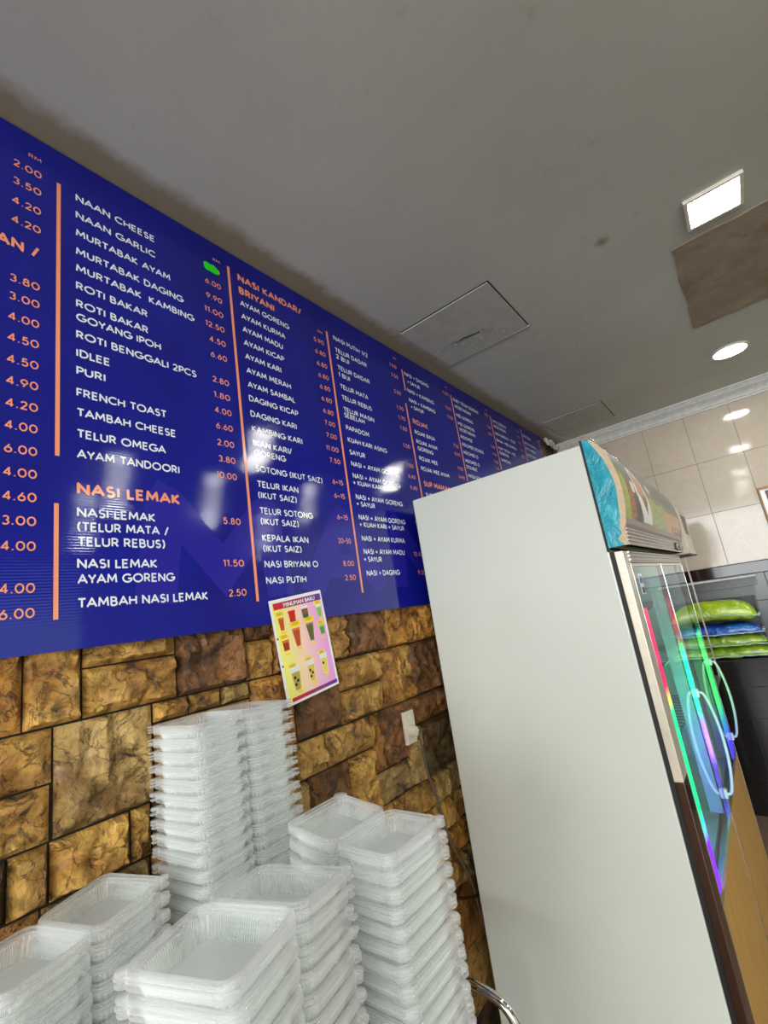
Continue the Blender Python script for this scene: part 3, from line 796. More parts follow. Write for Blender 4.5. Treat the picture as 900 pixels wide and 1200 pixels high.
def letters(items, name, mat, x=.0008, wt=.155):
    """items: (text, y, z, width or None, cap height, align): one printed layer of letters drawn with a flat pen"""
    for text, y, z, w, cap, al in items:
        bm = bmesh.new(); cnt = 0
        pen = 0; st = []; hw = wt / 2
        prev = ''
        for c in text:
            adv, ss = glyph(c)
            if prev and c != ' ' and prev != ' ': pen -= .075 * ((c in 'ATVYJ/') + (prev in 'ATVYLFP/')) + (.03 if c in 'OCG' or prev in 'OCGD' else 0)
            prev = c
            if c != ' ':
                for s_ in ss: st.append([(pen + hw + a, hw + b * (1 - wt)) for a, b in s_])
                pen += adv + wt + .13
            else: pen += .42
        pen -= .13
        sx = w / pen if w else cap; y0 = y - (pen * sx if al == 'R' else 0)
        def quad(ps):
            f = bm.faces.new([bm.verts.new((x + (cnt % 7) * .000012, y0 + a * sx, z + b * cap)) for a, b in ps])
        for s_ in st:
            for (a, b), (c_, d) in zip(s_, s_[1:]):
                L = math.hypot(c_ - a, d - b)
                if L < 1e-6: continue
                ux, uy = (c_ - a) / L, (d - b) / L; nx, ny = -uy * hw, ux * hw
                quad([(a + nx, b + ny), (a - nx, b - ny), (c_ - nx, d - ny), (c_ + nx, d + ny)]); cnt += 1
            for k in range(1, len(s_) - 1):
                (a0, b0), (a, b), (c_, d) = s_[k - 1:k + 2]
                v1 = Vector((a - a0, b - b0)); v2 = Vector((c_ - a, d - b))
                if v1.length < 1e-6 or v2.length < 1e-6: continue
                v1.normalize(); v2.normalize(); cr = v1.x * v2.y - v1.y * v2.x
                if abs(cr) < .05: continue
                s = -1 if cr > 0 else 1
                n1 = Vector((-v1.y, v1.x)) * hw * s; n2 = Vector((-v2.y, v2.x)) * hw * s
                if v1.dot(v2) > -.5: m = (n1 + n2); m = m * (hw * hw / max(1e-9, m.dot(n1)))
                else: m = (n1 + n2).normalized() * hw * 1.25
                quad([(a, b), (a + n1.x, b + n1.y), (a + m.x, b + m.y), (a + n2.x, b + n2.y)])
        for f in bm.faces:
            f.normal_update()
            if f.normal.x < 0: f.normal_flip()
        o = link(name, finish(bm, name), board, mat)
    return o
# a paler oversized word printed faintly across the foot of the board
letters([('MAMAK', .50, .075, 2.3, .34, 'L')], 'watermark_lettering', M['purple_ink'], .0003, .24)
itemz = []; heads = []
for k, t_, y, z, w in ITEMS:
    if t_[0] == '+' : itemz.append((t_, y, z, w, .0205, 'L')); continue
    (heads if k == 'h' else itemz).append((t_, snap(y, cols_w), z, w, .028 if k == 'h' else .0212, 'L'))
letters(itemz, 'item_lettering', M['white_ink'], wt=.185)
letters(heads, 'heading_lettering', M['orange_ink'], wt=.225)
pz = []
for t_, y, z in PRICES:
    y = snap(y, (.313, .800, 1.262, 1.768, 2.27, 2.79, 3.31), .05)
    pz.append((t_, y, z, {1: .017, 4: .056, 5: .066}[len(t_)], .0195, 'R'))
letters(pz, 'price_lettering', M['orange_ink'], wt=.16)
letters([('RM', y, z, .026, .0105, 'R') for y, z in RM], 'currency_lettering', M['orange_ink'], wt=.12)
for y, z1, z0 in BARS:
    boxo('divider_line', .0002, .0010, y - .0042, y + .0042, z0, z1, M['orange_ink'], board)
bm = bmesh.new()
blob = [(.744, 1.176), (.752, 1.181), (.764, 1.178), (.778, 1.181), (.790, 1.174), (.797, 1.163), (.792, 1.152), (.780, 1.150), (.768, 1.152), (.752, 1.151), (.744, 1.160)]
a = [bm.verts.new((.0022, y, z)) for y, z in blob]; b = [bm.verts.new((.0004, y, z)) for y, z in blob]
bm.faces.new(a)
for i in range(len(a)): bm.faces.new((a[i], a[(i + 1) % len(a)], b[(i + 1) % len(a)], b[i]))
bmesh.ops.recalc_face_normals(bm, faces=bm.faces)
link('green_marker', finish(bm, 'green_marker'), board, M['green_ink'])['label'] = 'bright green stroke over a price'

# ------------------------------------------------------------------ drinks poster (A4 card)
poster = thing('drinks_poster', 'small tilted yellow and pink drinks poster under the blue menu board', 'poster', (.0035, .990, ZC - .035))
poster.rotation_euler = (math.radians(6.6), 0, 0)
PW, PH = .105, .1485
boxo('card', -.0006, 0, -PW, PW, -PH, PH, M['white_paper'], poster)
def pq(quads, name, x=.0004, dx=.000012):
    """flat printed shapes: list of (polygon [(u, v)], rgb)"""
    bm = bmesh.new(); cl = bm.loops.layers.color.new('Col') if False else None
    fc = []
    for poly, c in quads:
        f = bm.faces.new([bm.verts.new((x, (u - .5) * 2 * PW, (.5 - v) * 2 * PH)) for u, v in poly]); f.normal_update()
        if f.normal.x < 0: f.normal_flip()
        fc.append(c); x += dx
    me = finish(bm, name); at = me.color_attributes.new('Col', 'FLOAT_COLOR', 'CORNER')
    for p, c in zip(me.polygons, fc):
        for li in p.loop_indices:
            cc = c(me.vertices[me.loops[li].vertex_index].co) if callable(c) else c
            at.data[li].color = cc
    return link(name, me, poster, M['poster_print'])
bgq = []
NU, NV = 12, 12
def bgc(co):
    u = co.y / (2 * PW) + .5; v = .5 - co.z / (2 * PH)
    a, b_, c_ = (236, 240, 110), (246, 206, 190), (232, 158, 226)
    k = min(1, max(0, u * 1.15 - .05)); 
    m = [a[i] + (b_[i] - a[i]) * k * 2 if k < .5 else b_[i] + (c_[i] - b_[i]) * (k - .5) * 2 for i in range(3)]
    return srgb(*m)
for i in range(NU):
    for j in range(NV):
        u0, u1 = .04 + .92 * i / NU, .04 + .92 * (i + 1) / NU; v0, v1 = .03 + .94 * j / NV, .03 + .94 * (j + 1) / NV
        bgq.append(([(u0, v0), (u1, v0), (u1, v1), (u0, v1)], bgc))
pq(bgq, 'poster_background', .0003, 0)
Q = []
Q_ = []
def flush(name):
    if Q: pq(list(Q), name, .0006); Q.clear()
def strip(v0, v1, u0=.06, u1=.97):
    for i in range(10):
        a = u0 + (u1 - u0) * i / 10; b_ = u0 + (u1 - u0) * (i + 1) / 10
        f = i / 9; Q.append(([(a, v0), (b_, v0), (b_, v1), (a, v1)], srgb(206 - 110 * f, 26 + 18 * f, 50 + 100 * f)))
strip(.035, .10); flush('title_band'); strip(.94, .975, .09, .97); flush('foot_band')
def pill(u, v, w, h, c):
    Q.append(([(u + w * math.copysign(abs(math.cos(a)) ** .45, math.cos(a)), v + h * math.copysign(abs(math.sin(a)) ** .45, math.sin(a))) for a in (2 * math.pi * k / 16 for k in range(16))], srgb(*c)))
def cup(u, v, w, h, c, lid=None, taper=.62, pearls=0):
    Q.append(([(u - w, v), (u + w, v), (u + w * taper, v + h), (u - w * taper, v + h)], srgb(*[min(255, x + 40) for x in c])))
    Q.append(([(u - w * .86, v + h * .12), (u + w * .86, v + h * .12), (u + w * taper * .85, v + h * .96), (u - w * taper * .85, v + h * .96)], srgb(*c)))
    if lid: Q.append(([(u - w * 1.1, v - h * .12), (u + w * 1.1, v - h * .12), (u + w * .98, v + h * .15), (u - w * .98, v + h * .15)], srgb(*lid)))
    for k in range(pearls): pill(u + w * (-.3 + .5 * (k % 2)), v + h * (.4 + .16 * k), w * .26, h * .07, (60, 30, 24))
def lab(u, v, w=.075, h=.022): pill(u, v, w, h, (246, 214, 40)); [Q.append(([(u - w * .6, v + d), (u + w * .6, v + d), (u + w * .6, v + d + .004), (u - w * .6, v + d + .004)], srgb(90, 60, 30))) for d in (-.010, .004)]
def tagl(u, v): pill(u, v, .042, .010, (248, 206, 30))
lab(.14, .145); flush('drink_label'); cup(.15, .18, .052, .125, (190, 84, 30)); flush('drink_picture'); tagl(.16, .325); flush('price_tag')
cup(.36, .15, .062, .10, (196, 20, 20), (200, 20, 20), .86); flush('drink_picture'); cup(.61, .135, .062, .11, (60, 90, 50), (226, 226, 230), .9)
Q.append(([(.575, .165), (.645, .165), (.64, .20), (.58, .20)], srgb(180, 60, 30))); flush('drink_picture')
lab(.88, .125); flush('drink_label'); cup(.89, .155, .05, .12, (120, 200, 50), (230, 240, 220)); flush('drink_picture'); tagl(.90, .295); flush('price_tag')
lab(.38, .275, .10, .03); flush('drink_label'); cup(.38, .315, .075, .18, (178, 74, 24), None, .5); flush('drink_picture'); tagl(.39, .515); flush('price_tag')
lab(.65, .265, .10, .03); flush('drink_label'); cup(.65, .305, .075, .18, (94, 92, 30), None, .5); flush('drink_picture'); tagl(.67, .505); flush('price_tag')
lab(.15, .365); flush('drink_label'); cup(.16, .41, .058, .09, (160, 50, 26), (220, 110, 40), .85); flush('drink_picture'); tagl(.16, .535); flush('price_tag')
lab(.87, .335); flush('drink_label'); cup(.88, .37, .05, .085, (80, 150, 40), (130, 200, 70), .85); flush('drink_picture'); tagl(.88, .49); flush('price_tag')
lab(.20, .655); flush('drink_label'); cup(.23, .69, .085, .20, (176, 160, 70), (222, 226, 222), .58, 3); flush('drink_picture'); tagl(.26, .905); flush('price_tag')
lab(.50, .645); flush('drink_label'); cup(.52, .68, .075, .19, (214, 190, 80), (224, 226, 224), .58, 3); flush('drink_picture'); tagl(.54, .885); flush('price_tag')
lab(.77, .63); flush('drink_label'); cup(.79, .665, .07, .18, (224, 206, 90), (224, 228, 228), .58, 1); flush('drink_picture'); tagl(.81, .86); flush('price_tag')

bm = bmesh.new()
cu = bpy.data.curves.new('t', 'FONT'); cu.body = 'MINUMAN BARU'; cu.size = 1; cu.offset = .03; cu.resolution_u = 3; cu.fill_mode = 'FRONT'
ob = bpy.data.objects.new('t', cu); col.objects.link(ob); bpy.context.view_layer.update()
me = bpy.data.meshes.new_from_object(ob.evaluated_get(dg())); xs = [v.co.x for v in me.vertices]
for v in me.vertices:
    a, b_ = v.co.x, v.co.y; v.co = (.0012, -.055 + (a - min(xs)) / (max(xs) - min(xs)) * .128, PH * (1 - .168) - .001 + b_ * .016)
bpy.data.objects.remove(ob); bpy.data.curves.remove(cu)
me.materials.clear(); link('poster_title', me, poster, M['white_ink']); bm.free()
me.flip_normals() if me.polygons[0].normal.x < 0 else None
for v in (.37, .63):
    tubeo('punched_hole', [(.0003, -PW * .93, (.5 - v) * 2 * PH), (.0011, -PW * .93, (.5 - v) * 2 * PH)], .0028, M['black'], poster)

# ------------------------------------------------------------------ wall socket, cable
so = thing('wall_socket', 'ivory double wall socket with a plug in it, on the brown stone', 'socket', (-.008, 1.447, ZC - .385))
boxo('socket_plate', -.004, .010, -.030, .030, -.055, .055, M['plug'], so, .004)
boxo('rocker_switch', .010, .014, -.008, .008, .022, .044, M['plug'], so, .002)
bm = bmesh.new(); bmesh.ops.create_cone(bm, cap_ends=True, segments=20, radius1=.021, radius2=.017, depth=.022, matrix=Matrix.Translation((.020, 0, -.014)) @ Matrix.Rotation(math.radians(90), 4, 'Y'))
link('plug', finish(bm, 'plug', False), so, M['plug'])
tag(tubeo('power_cable', curve_pts([(.036, 1.447, ZC - .40), (.034, 1.452, ZC - .44), (.012, 1.49, ZC - .54), (.010, 1.53, ZC - .66), (.012, 1.565, ZC - .80), (.014, 1.65, ZC - .96), (.02, 1.70, ZC - 1.15), (.03, 1.9, ZC - 1.40), (.05, 2.1, ZC - 1.545)]), .0042, M['cable']), 'thin grey cable hanging from the socket down the stones behind the fridge', 'cable')

# ------------------------------------------------------------------ upright display fridge
FX0, FX1, FY0, FY1, FT = .075, .762, 1.595, 3.05, ZC + .460
fr = thing('display_fridge', 'tall white upright drinks fridge with curved sign canopy and glass doors', 'fridge', (FX0, FY0, 0))
fl = []
def fp(o): fl.append(o); return o
fp(boxo('side_panel', FX0, FX1, FY0, FY0 + .03, .06, FT, M['enamel'], fr, .004))
fp(boxo('far_side_panel', FX0, FX1, FY1 - .03, FY1, .06, FT, M['enamel'], fr, .004))
fp(boxo('back_panel', FX0, FX0 + .03, FY0 + .03, FY1 - .03, .06, FT, M['enamel'], fr))
fp(boxo('top_panel', FX0 + .03, FX1, FY0 + .03, FY1 - .03, FT - .03, FT, M['enamel'], fr))
fp(boxo('inner_liner', FX0 + .035, FX0 + .045, FY0 + .04, FY1 - .04, .5, FT - .35, M['liner'], fr))
fp(boxo('inner_ceiling', FX0 + .045, FX1 - .01, FY0 + .04, FY1 - .04, FT - .37, FT - .35, M['liner'], fr))
fp(boxo('inner_floor', FX0 + .045, FX1 - .01, FY0 + .04, FY1 - .04, .60, .62, M['liner'], fr))
fp(boxo('base_box', FX0 + .03, FX1 + .012, FY0 + .032, FY1 - .032, .06, .58, M['liner'], fr))
for z in (ZC - .62, ZC - .36, ZC - .12):
    bm = bmesh.new()
    for k in range(26): y = FY0 + .06 + k * (FY1 - FY0 - .12) / 25; box(bm, FX0 + .08, FX1 - .06, y - .002, y + .002, z - .002, z + .002)
    for x in (FX0 + .08, FX1 - .06): box(bm, x - .004, x + .004, FY0 + .05, FY1 - .05, z - .006, z - .001)
    fp(link('wire_shelf', finish(bm, 'wire_shelf'), fr, M['chrome']))
for x, y in ((FX0 + .08, FY0 + .08), (FX1 - .08, FY0 + .08), (FX0 + .08, FY1 - .08), (FX1 - .08, FY1 - .08)):
    fp(tubeo('foot', [(x, y, 0), (x, y, .07)], .022, M['rubber'], fr))
fp(boxo('door_gasket', FX1, FX1 + .016, FY0 + .006, FY0 + .030, .06, ZC + .098, M['rubber'], fr))
fp(boxo('door_gasket', FX1, FX1 + .016, FY1 - .030, FY1 - .006, .06, ZC + .098, M['rubber'], fr))
XF = .800
fp(boxo('corner_frame', FX1 + .014, XF, FY0 + .002, FY0 + .081, ZC - .56, ZC + .097, M['cream_metal'], fr, .0015))
fp(boxo('lower_corner_frame', FX1 + .014, XF, FY0 + .002, FY0 + .081,   .10, ZC - .561, M['reflection_steel'], fr, .0015))
# header strip, ribbed, under the canopy
bm = bmesh.new()
for k in range(6): box(bm, FX1 + .014, XF + (.003 if k % 2 else 0), FY0 + .082, FY1, ZC + .060 + k * .0062, ZC + .060 + (k + 1) * .0062)
fp(link('door_header', finish(bm, 'door_header'), fr, M['alu']))
YS = (FY0 + .082, 2.31, FY1)
for k in range(2):
    a, b = YS[k] + .002, YS[k + 1] - .002
    d = boxo('door', XF - .020, XF - .004, a, b, ZC - .975, ZC + .058, M['rubber'], fr); fp(d)
    bpy.data.objects.remove(d); fl.pop()
    bm = bmesh.new(); w = .006
    zt, zb, zg = ZC + .058, .10, ZC - .905
    for r_ in ((a, a + w, zb, zt), (b - w, b, zb, zt), (a + w, b - w, zt - .012, zt)): box(bm, XF - .020, XF, r_[0], r_[1], r_[2], r_[3], .0015)
    d = fp(link('door', finish(bm, 'door'), fr, M['steel']))
    boxo('glass_pane', XF - .0035, XF - .0008, a + w, b - w, zg, zt - .012, M['glass'], d)
    boxo('kick_panel', XF - .010, XF - .001, a + w, b - w, zb, zg, M['laminate'], d)
    hy = b - .045
    boxo('handle_mount', XF, XF + .012, hy - .012, hy + .012, ZC - .475, ZC - .445, M['handle'], d, .002)
    boxo('handle_mount', XF, XF + .012, hy - .012, hy + .012, ZC - .835, ZC - .805, M['handle'], d, .002)
    pts = curve_pts([(XF + .006, hy, ZC - .46), (XF + .022, hy, ZC - .462), (XF + .034, hy, ZC - .50), (XF + .044, hy, ZC - .57), (XF + .047, hy, ZC - .64), (XF + .044, hy, ZC - .71), (XF + .034, hy, ZC - .78), (XF + .022, hy, ZC - .818), (XF + .006, hy, ZC - .82)], 5)
    bm = bmesh.new(); tube(bm, pts, .0055, 10)
    link('handle', finish(bm, 'handle', True), d, M['handle'])
fp(boxo('mullion', XF - .065, XF - .021, 2.285, 2.335, ZC - .90, ZC + .06, M['liner'], fr))
fp(boxo('far_jamb', XF - .070, XF - .030, FY1 - .06, FY1 - .031, ZC - .90, ZC + .06, M['liner'], fr))
fp(boxo('led_strip', XF - .010, XF - .0038, FY0 + .110, FY0 + .165, ZC - .885, ZC - .09, M['led'], fr))
fp(boxo('led_strip', XF - .010, XF - .0038, FY1 - .16, FY1 - .03, ZC - .89, ZC - .30, M['led_far'], fr))
o = fp(boxo('sticker', XF - .0005, XF + .0003, FY0 + .150, FY0 + .205, ZC - .045, ZC + .022, M['white_ink'], fr)); o['label'] = 'small blue, red and white sticker on the glass'
boxo('sticker_print', XF + .0003, XF + .0006, FY0 + .155, FY0 + .200, ZC - .010, ZC + .014, M['blue_bag'], o)
boxo('sticker_print', XF + .0003, XF + .0006, FY0 + .155, FY0 + .200, ZC - .042, ZC - .022, M['deep_red'], o)
# canopy: curved sign box; profile (x, z) from top to bottom of the printed face
CP = [(.790, .470), (.806, .452), (.820, .425), (.831, .395), (.839, .362), (.844, .325), (.8455, .290), (.844, .255), (.840, .222), (.834, .195)]
CP2 = [(.834, .195), (.830, .178), (.824, .166)]
Y0c, Y1c = FY0 + .004, FY1 + .0
cb = CP + CP2[1:] + [(.822, .112), (.770, .112), (.770, .470)]
def inset(d): return [(x - d * (1 if x > .771 else -0), z) for x, z in cb]
fp(extrude_y('canopy_body', [(x - .004 if x > .78 else x, ZC + z) for x, z in cb], Y0c + .010, Y1c - .010, M['foam'], fr))
# near end: teal film, worn beige edge beyond it
rr = random.Random(3)
edge = [(.796 - .022 if False else x, z) for x, z in cb]
teal_p = [(.7635, .468), (.7835, .470)]
for x, z in (CP + CP2)[2:]:
    teal_p.append((x - .0165 + rr.uniform(-.0025, .002), z))
teal_p += [(.812, .150), (.798, .136), (.803, .124), (.812, .112), (.7635, .112)]
fp(extrude_y('end_film', [(x, ZC + z) for x, z in teal_p], Y0c - .001, Y0c + .010, M['teal'], fr))
fp(extrude_y('end_cap', [(x, ZC + z) for x, z in cb if x > .771] + [(.772, ZC + .470)][:0] + [(.766, ZC + .112), (.766, ZC + .470)], Y0c + .0015, Y0c + .012, M['foam'], fr))
fp(extrude_y('end_cap', [(x + .001, ZC + z) for x, z in cb], Y1c - .012, Y1c, M['black'], fr))
fp(boxo('black_seam', FX1 - .004, FX1 + .0025, FY0 - .0015, FY0 + .006, ZC + .100, ZC + .474, M['rubber'], fr))
# printed face
NU, NVv = 150, 60
def cpt(v):
    f = v * (len(CP) - 1); i = min(int(f), len(CP) - 2); f -= i
    return CP[i][0] + (CP[i + 1][0] - CP[i][0]) * f, CP[i][1] + (CP[i + 1][1] - CP[i][1]) * f
def inpoly(u, v, poly):
    c = False; j = len(poly) - 1
    for i in range(len(poly)):
        (a, b), (c_, d) = poly[i], poly[j]
        if (b > v) != (d > v) and u < (c_ - a) * (v - b) / (d - b) + a: c = not c
        j = i
    return c
sail = [(.175, .30), (.215, .26), (.25, .30), (.30, .42), (.335, .60), (.345, .78), (.34, .97), (.22, .97), (.20, .80), (.165, .55)]
def printc(u, v):
    n = noise.noise(Vector((u * 9, v * 5, 1))); m = noise.noise(Vector((u * 30, v * 16, 4)))
    c = (104 + 20 * n, 108 + 20 * n, 100 + 18 * n)
    k = v + .12 * n
    if k > .50:
        if u < .06: c = (150 + 40 * m, 170, 50)
        elif u < .15 and v > .55: c = [(30, 50, 28), (206, 84, 34), (70, 130, 30), (180, 50, 30)][int(abs(m * 9 + u * 30)) % 4]
        elif u > .34 and u < .62 and k > .60: c = (150 + 50 * m, 164 + 30 * m, 84)
        elif u >= .55 and k > .68: c = (196 + 20 * n, 152 + 30 * m, 110)
        elif u > .34: c = (120, 124, 98)
    if .125 < u < .20 and v > .62: c = (24, 36, 24)
    if .115 < u < .16 and .5 < v < .66 and ((u - .138) / .02) ** 2 + ((v - .57) / .08) ** 2 < 1: c = (226, 226, 216)
    if inpoly(u, v, sail):
        c = (226, 224, 216)
        if ((u - .215) / .035) ** 2 + ((v - .43) / .10) ** 2 < 1 or ((u - .255) / .04) ** 2 + ((v - .52) / .13) ** 2 < 1: c = (196, 130, 120)
        if ((u - .24) / .045) ** 2 + ((v - .56) / .09) ** 2 < 1: c = (190, 126, 112)
        if inpoly(u, v, [(.225, .62), (.315, .62), (.285, .86)]): c = (110, 72, 38)
        if inpoly(u, v, [(.22, .575), (.32, .575), (.315, .63), (.225, .63)]): c = (176, 140, 96)
    if ((u - .40) / .035) ** 2 + ((v - .46) / .05) ** 2 < 1 and m > -.1: c = (206, 210, 190)
    if u > .80 and v > .86 and m > 0: c = (40, 34, 28)
    if .74 < u < .78 and v > .84: c = (176, 40, 30)
    return srgb(*[max(0, min(255, q)) for q in c])
vs, fs, cs = [], [], []
for i in range(NU + 1):
    for j in range(NVv + 1):
        u, v = i / NU, j / NVv; x, z = cpt(v); vs.append((x + .0006, Y0c + .012 + u * (Y1c - Y0c - .024), ZC + z)); cs.append(printc(u, v))
for i in range(NU):
    for j in range(NVv): a = i * (NVv + 1) + j; fs.append((a, a + 1, a + NVv + 2, a + NVv + 1))
me = bpy.data.meshes.new('printed_face'); me.from_pydata(vs, [], fs); me.update()
at = me.color_attributes.new('Col', 'FLOAT_COLOR', 'POINT')
for k, c in enumerate(cs): at.data[k].color = c
if me.polygons[0].normal.x < 0: me.flip_normals()
for p in me.polygons: p.use_smooth = True
fp(link('printed_face', me, fr, M['print']))
fp(extrude_y('canopy_band', [(.8355, ZC + .195), (.8315, ZC + .178), (.8255, ZC + .166), (.818, ZC + .166), (.818, ZC + .195)], Y0c + .012, Y1c - .002, M['mauve'], fr))
bm = bmesh.new()
for k in range(9):
    z0 = ZC + .112 + k * .006; box(bm, .800, .8265 - (.0022 if k % 2 else 0) - .0003 * (9 - k), Y0c + .012, Y1c + .012, z0, z0 + .006)
fp(link('ribbed_trim', finish(bm, 'ribbed_trim'), fr, M['alu']))
o = fp(boxo('logo_plate', .826, .8285, Y1c - .30, Y1c - .10, ZC + .122, ZC + .158, M['black'], fr, .001))
boxo('logo_print', .8285, .8289, Y1c - .25, Y1c - .15, ZC + .128, ZC + .152, M['green_bag'], o)
boxo('logo_print', .8285, .8289, Y1c - .21, Y1c - .13, ZC + .132, ZC + .146, M['orange_ink'], o)
fp(tubeo('wire_edge', [(.792, Y0c, ZC + .473), (.792, Y1c, ZC + .473)], .003, M['chrome'], fr))
for c in fl: c.location = Vector(c.location) - fr.location
# the light the LED strips throw into the cabinet
for nm, y, ry, z0, z1, en, cc in (('led_glow', FY0 + .17, 1, -.66, -.36, 2.0, (0, 1, .3)), ('led_glow', FY0 + .17, 1, -.88, -.70, 2.6, (.12, .05, 1)), ('led_glow', FY0 + .17, 1, -.33, -.12, .16, (1, 0, .15))):
    area(nm, (XF - .05, y, ZC + (z0 + z1) / 2), (math.radians(90 * ry), 0, 0), .04, z1 - z0, en, cc)

# ------------------------------------------------------------------ second, narrower chiller behind it
c2 = thing('narrow_chiller', 'narrow beige chiller with a louvred top box, just behind the sign canopy', 'fridge', (.30, 3.12, 0))
def c2b(n, x0, x1, y0, y1, z0, z1, m, bev=0.0, parent=None):
    o = boxo(n, x0 - .30, x1 - .30, y0 - 3.12, y1 - 3.12, z0, z1, m, parent or c2, bev); return o
c2b('top_box', .30, .845, 3.16, 3.52, ZC + .105, ZC + .365, M['ivory'], .004)
for k in range(9):
    c2b('louvre', .8445, .8475, 3.22 + k * .004, 3.46 - k * .004, ZC + .330 - k * .013, ZC + .335 - k * .013, M['black'])
    c2b('louvre', .70 + .002 * k, .83, 3.1575, 3.1605, ZC + .330 - k * .013, ZC + .336 - k * .013, M['black'])
c2b('top_lip', .30, .850, 3.15, 3.53, ZC + .098, ZC + .105, M['black'])
c2b('body', .32, .70, 3.18, 3.50, .08, ZC + .098, M['ivory'], .004)
c2b('foot', .34, .68, 3.2, 3.48, 0, .08, M['rubber'])
for y in (3.19, 3.52): 
    c2b('frame_post', .776, .784, y - .006, y + .002, ZC - .62, ZC + .098, M['alu'])
c2b('frame_rail', .70, .786, 3.184, 3.524, ZC - .632, ZC - .62, M['alu'])

# ------------------------------------------------------------------ tiled counter with the bags, steel cupboard, framed opening
ct = thing('tiled_counter', 'low black-tiled counter against the back wall', 'counter', (0, 3.95, 0))
boxo('counter_core', 0.0, 2.6, .008, .298, 0, ZC - .608, M['dark_grout'], ct)
boxo('counter_top', 0.0, 2.6, 0, .298, ZC - .608, ZC - .598, M['black_tile'], ct, .002)
for zi in range(5):
    z1 = ZC - .610 - (0 if zi == 0 else .164 + .194 * (zi - 1)); z0 = ZC - .610 - .164 - .194 * zi if zi else ZC - .774
    z0 = max(z0, 0.002)
    for xi in range(-3, 6):
        x0 = max(0.0, .85 + .3 * xi); x1 = min(2.6, .85 + .3 * (xi + 1))
        if x1 - x0 > .02 and z1 - z0 > .02: boxo('tile', x0 + .001, x1 - .001, 0, .008, z0 + .001, z1 - .001, M['black_tile'], ct, .001)

cp = thing('steel_cupboard', 'shallow steel wall cupboard with a dark inside, behind the bags', 'cupboard', (.70, 4.21, ZC - .3))
def cpb(n, x0, x1, y0, y1, z0, z1, m, bev=0.0): return boxo(n, x0 - .70, x1 - .70, y0 - 4.21, y1 - 4.21, z0 + .3, z1 + .3, m, cp, bev)
cpb('top_edge', .35, 1.10, 4.12, 4.236, -.090, -.075, M['trim'], .002)
cpb('fascia', .355, 1.095, 4.19, 4.236, -.150, -.090, M['fascia'])
cpb('fascia_lower', .36, 1.07, 4.20, 4.236, -.215, -.152, M['fascia'])
cpb('dark_interior', .36, 1.05, 4.225, 4.247, -.596, -.215, M['black'])
cpb('side', 1.05, 1.06, 4.17, 4.247, -.597, -.215, M['black'])

fo = thing('framed_opening', 'honey wood frame with a dark red panel on the cream tiled wall', 'frame', (1.45, YB - .01, ZC + .3))
def fob(n, x0, x1, y0, y1, z0, z1, m): return boxo(n, x0 - 1.45, x1 - 1.45, y0, y1, z0 - .3, z1 - .3, m, fo, .001)
fob('frame_top', 1.262, 1.70, -.022, 0, .492, .508, M['wood']); fob('frame_side', 1.262, 1.272, -.022, 0, .08, .492, M['wood'])
fob('frame_side', 1.69, 1.70, -.022, 0, .08, .492, M['wood']); fob('frame_bottom', 1.262, 1.70, -.022, 0, .065, .08, M['wood'])
fob('white_border', 1.273, 1.689, -.012, 0, .081, .491, M['white_paper']); fob('red_panel', 1.30, 1.66, -.016, -.012, .12, .478, M['deep_red'])

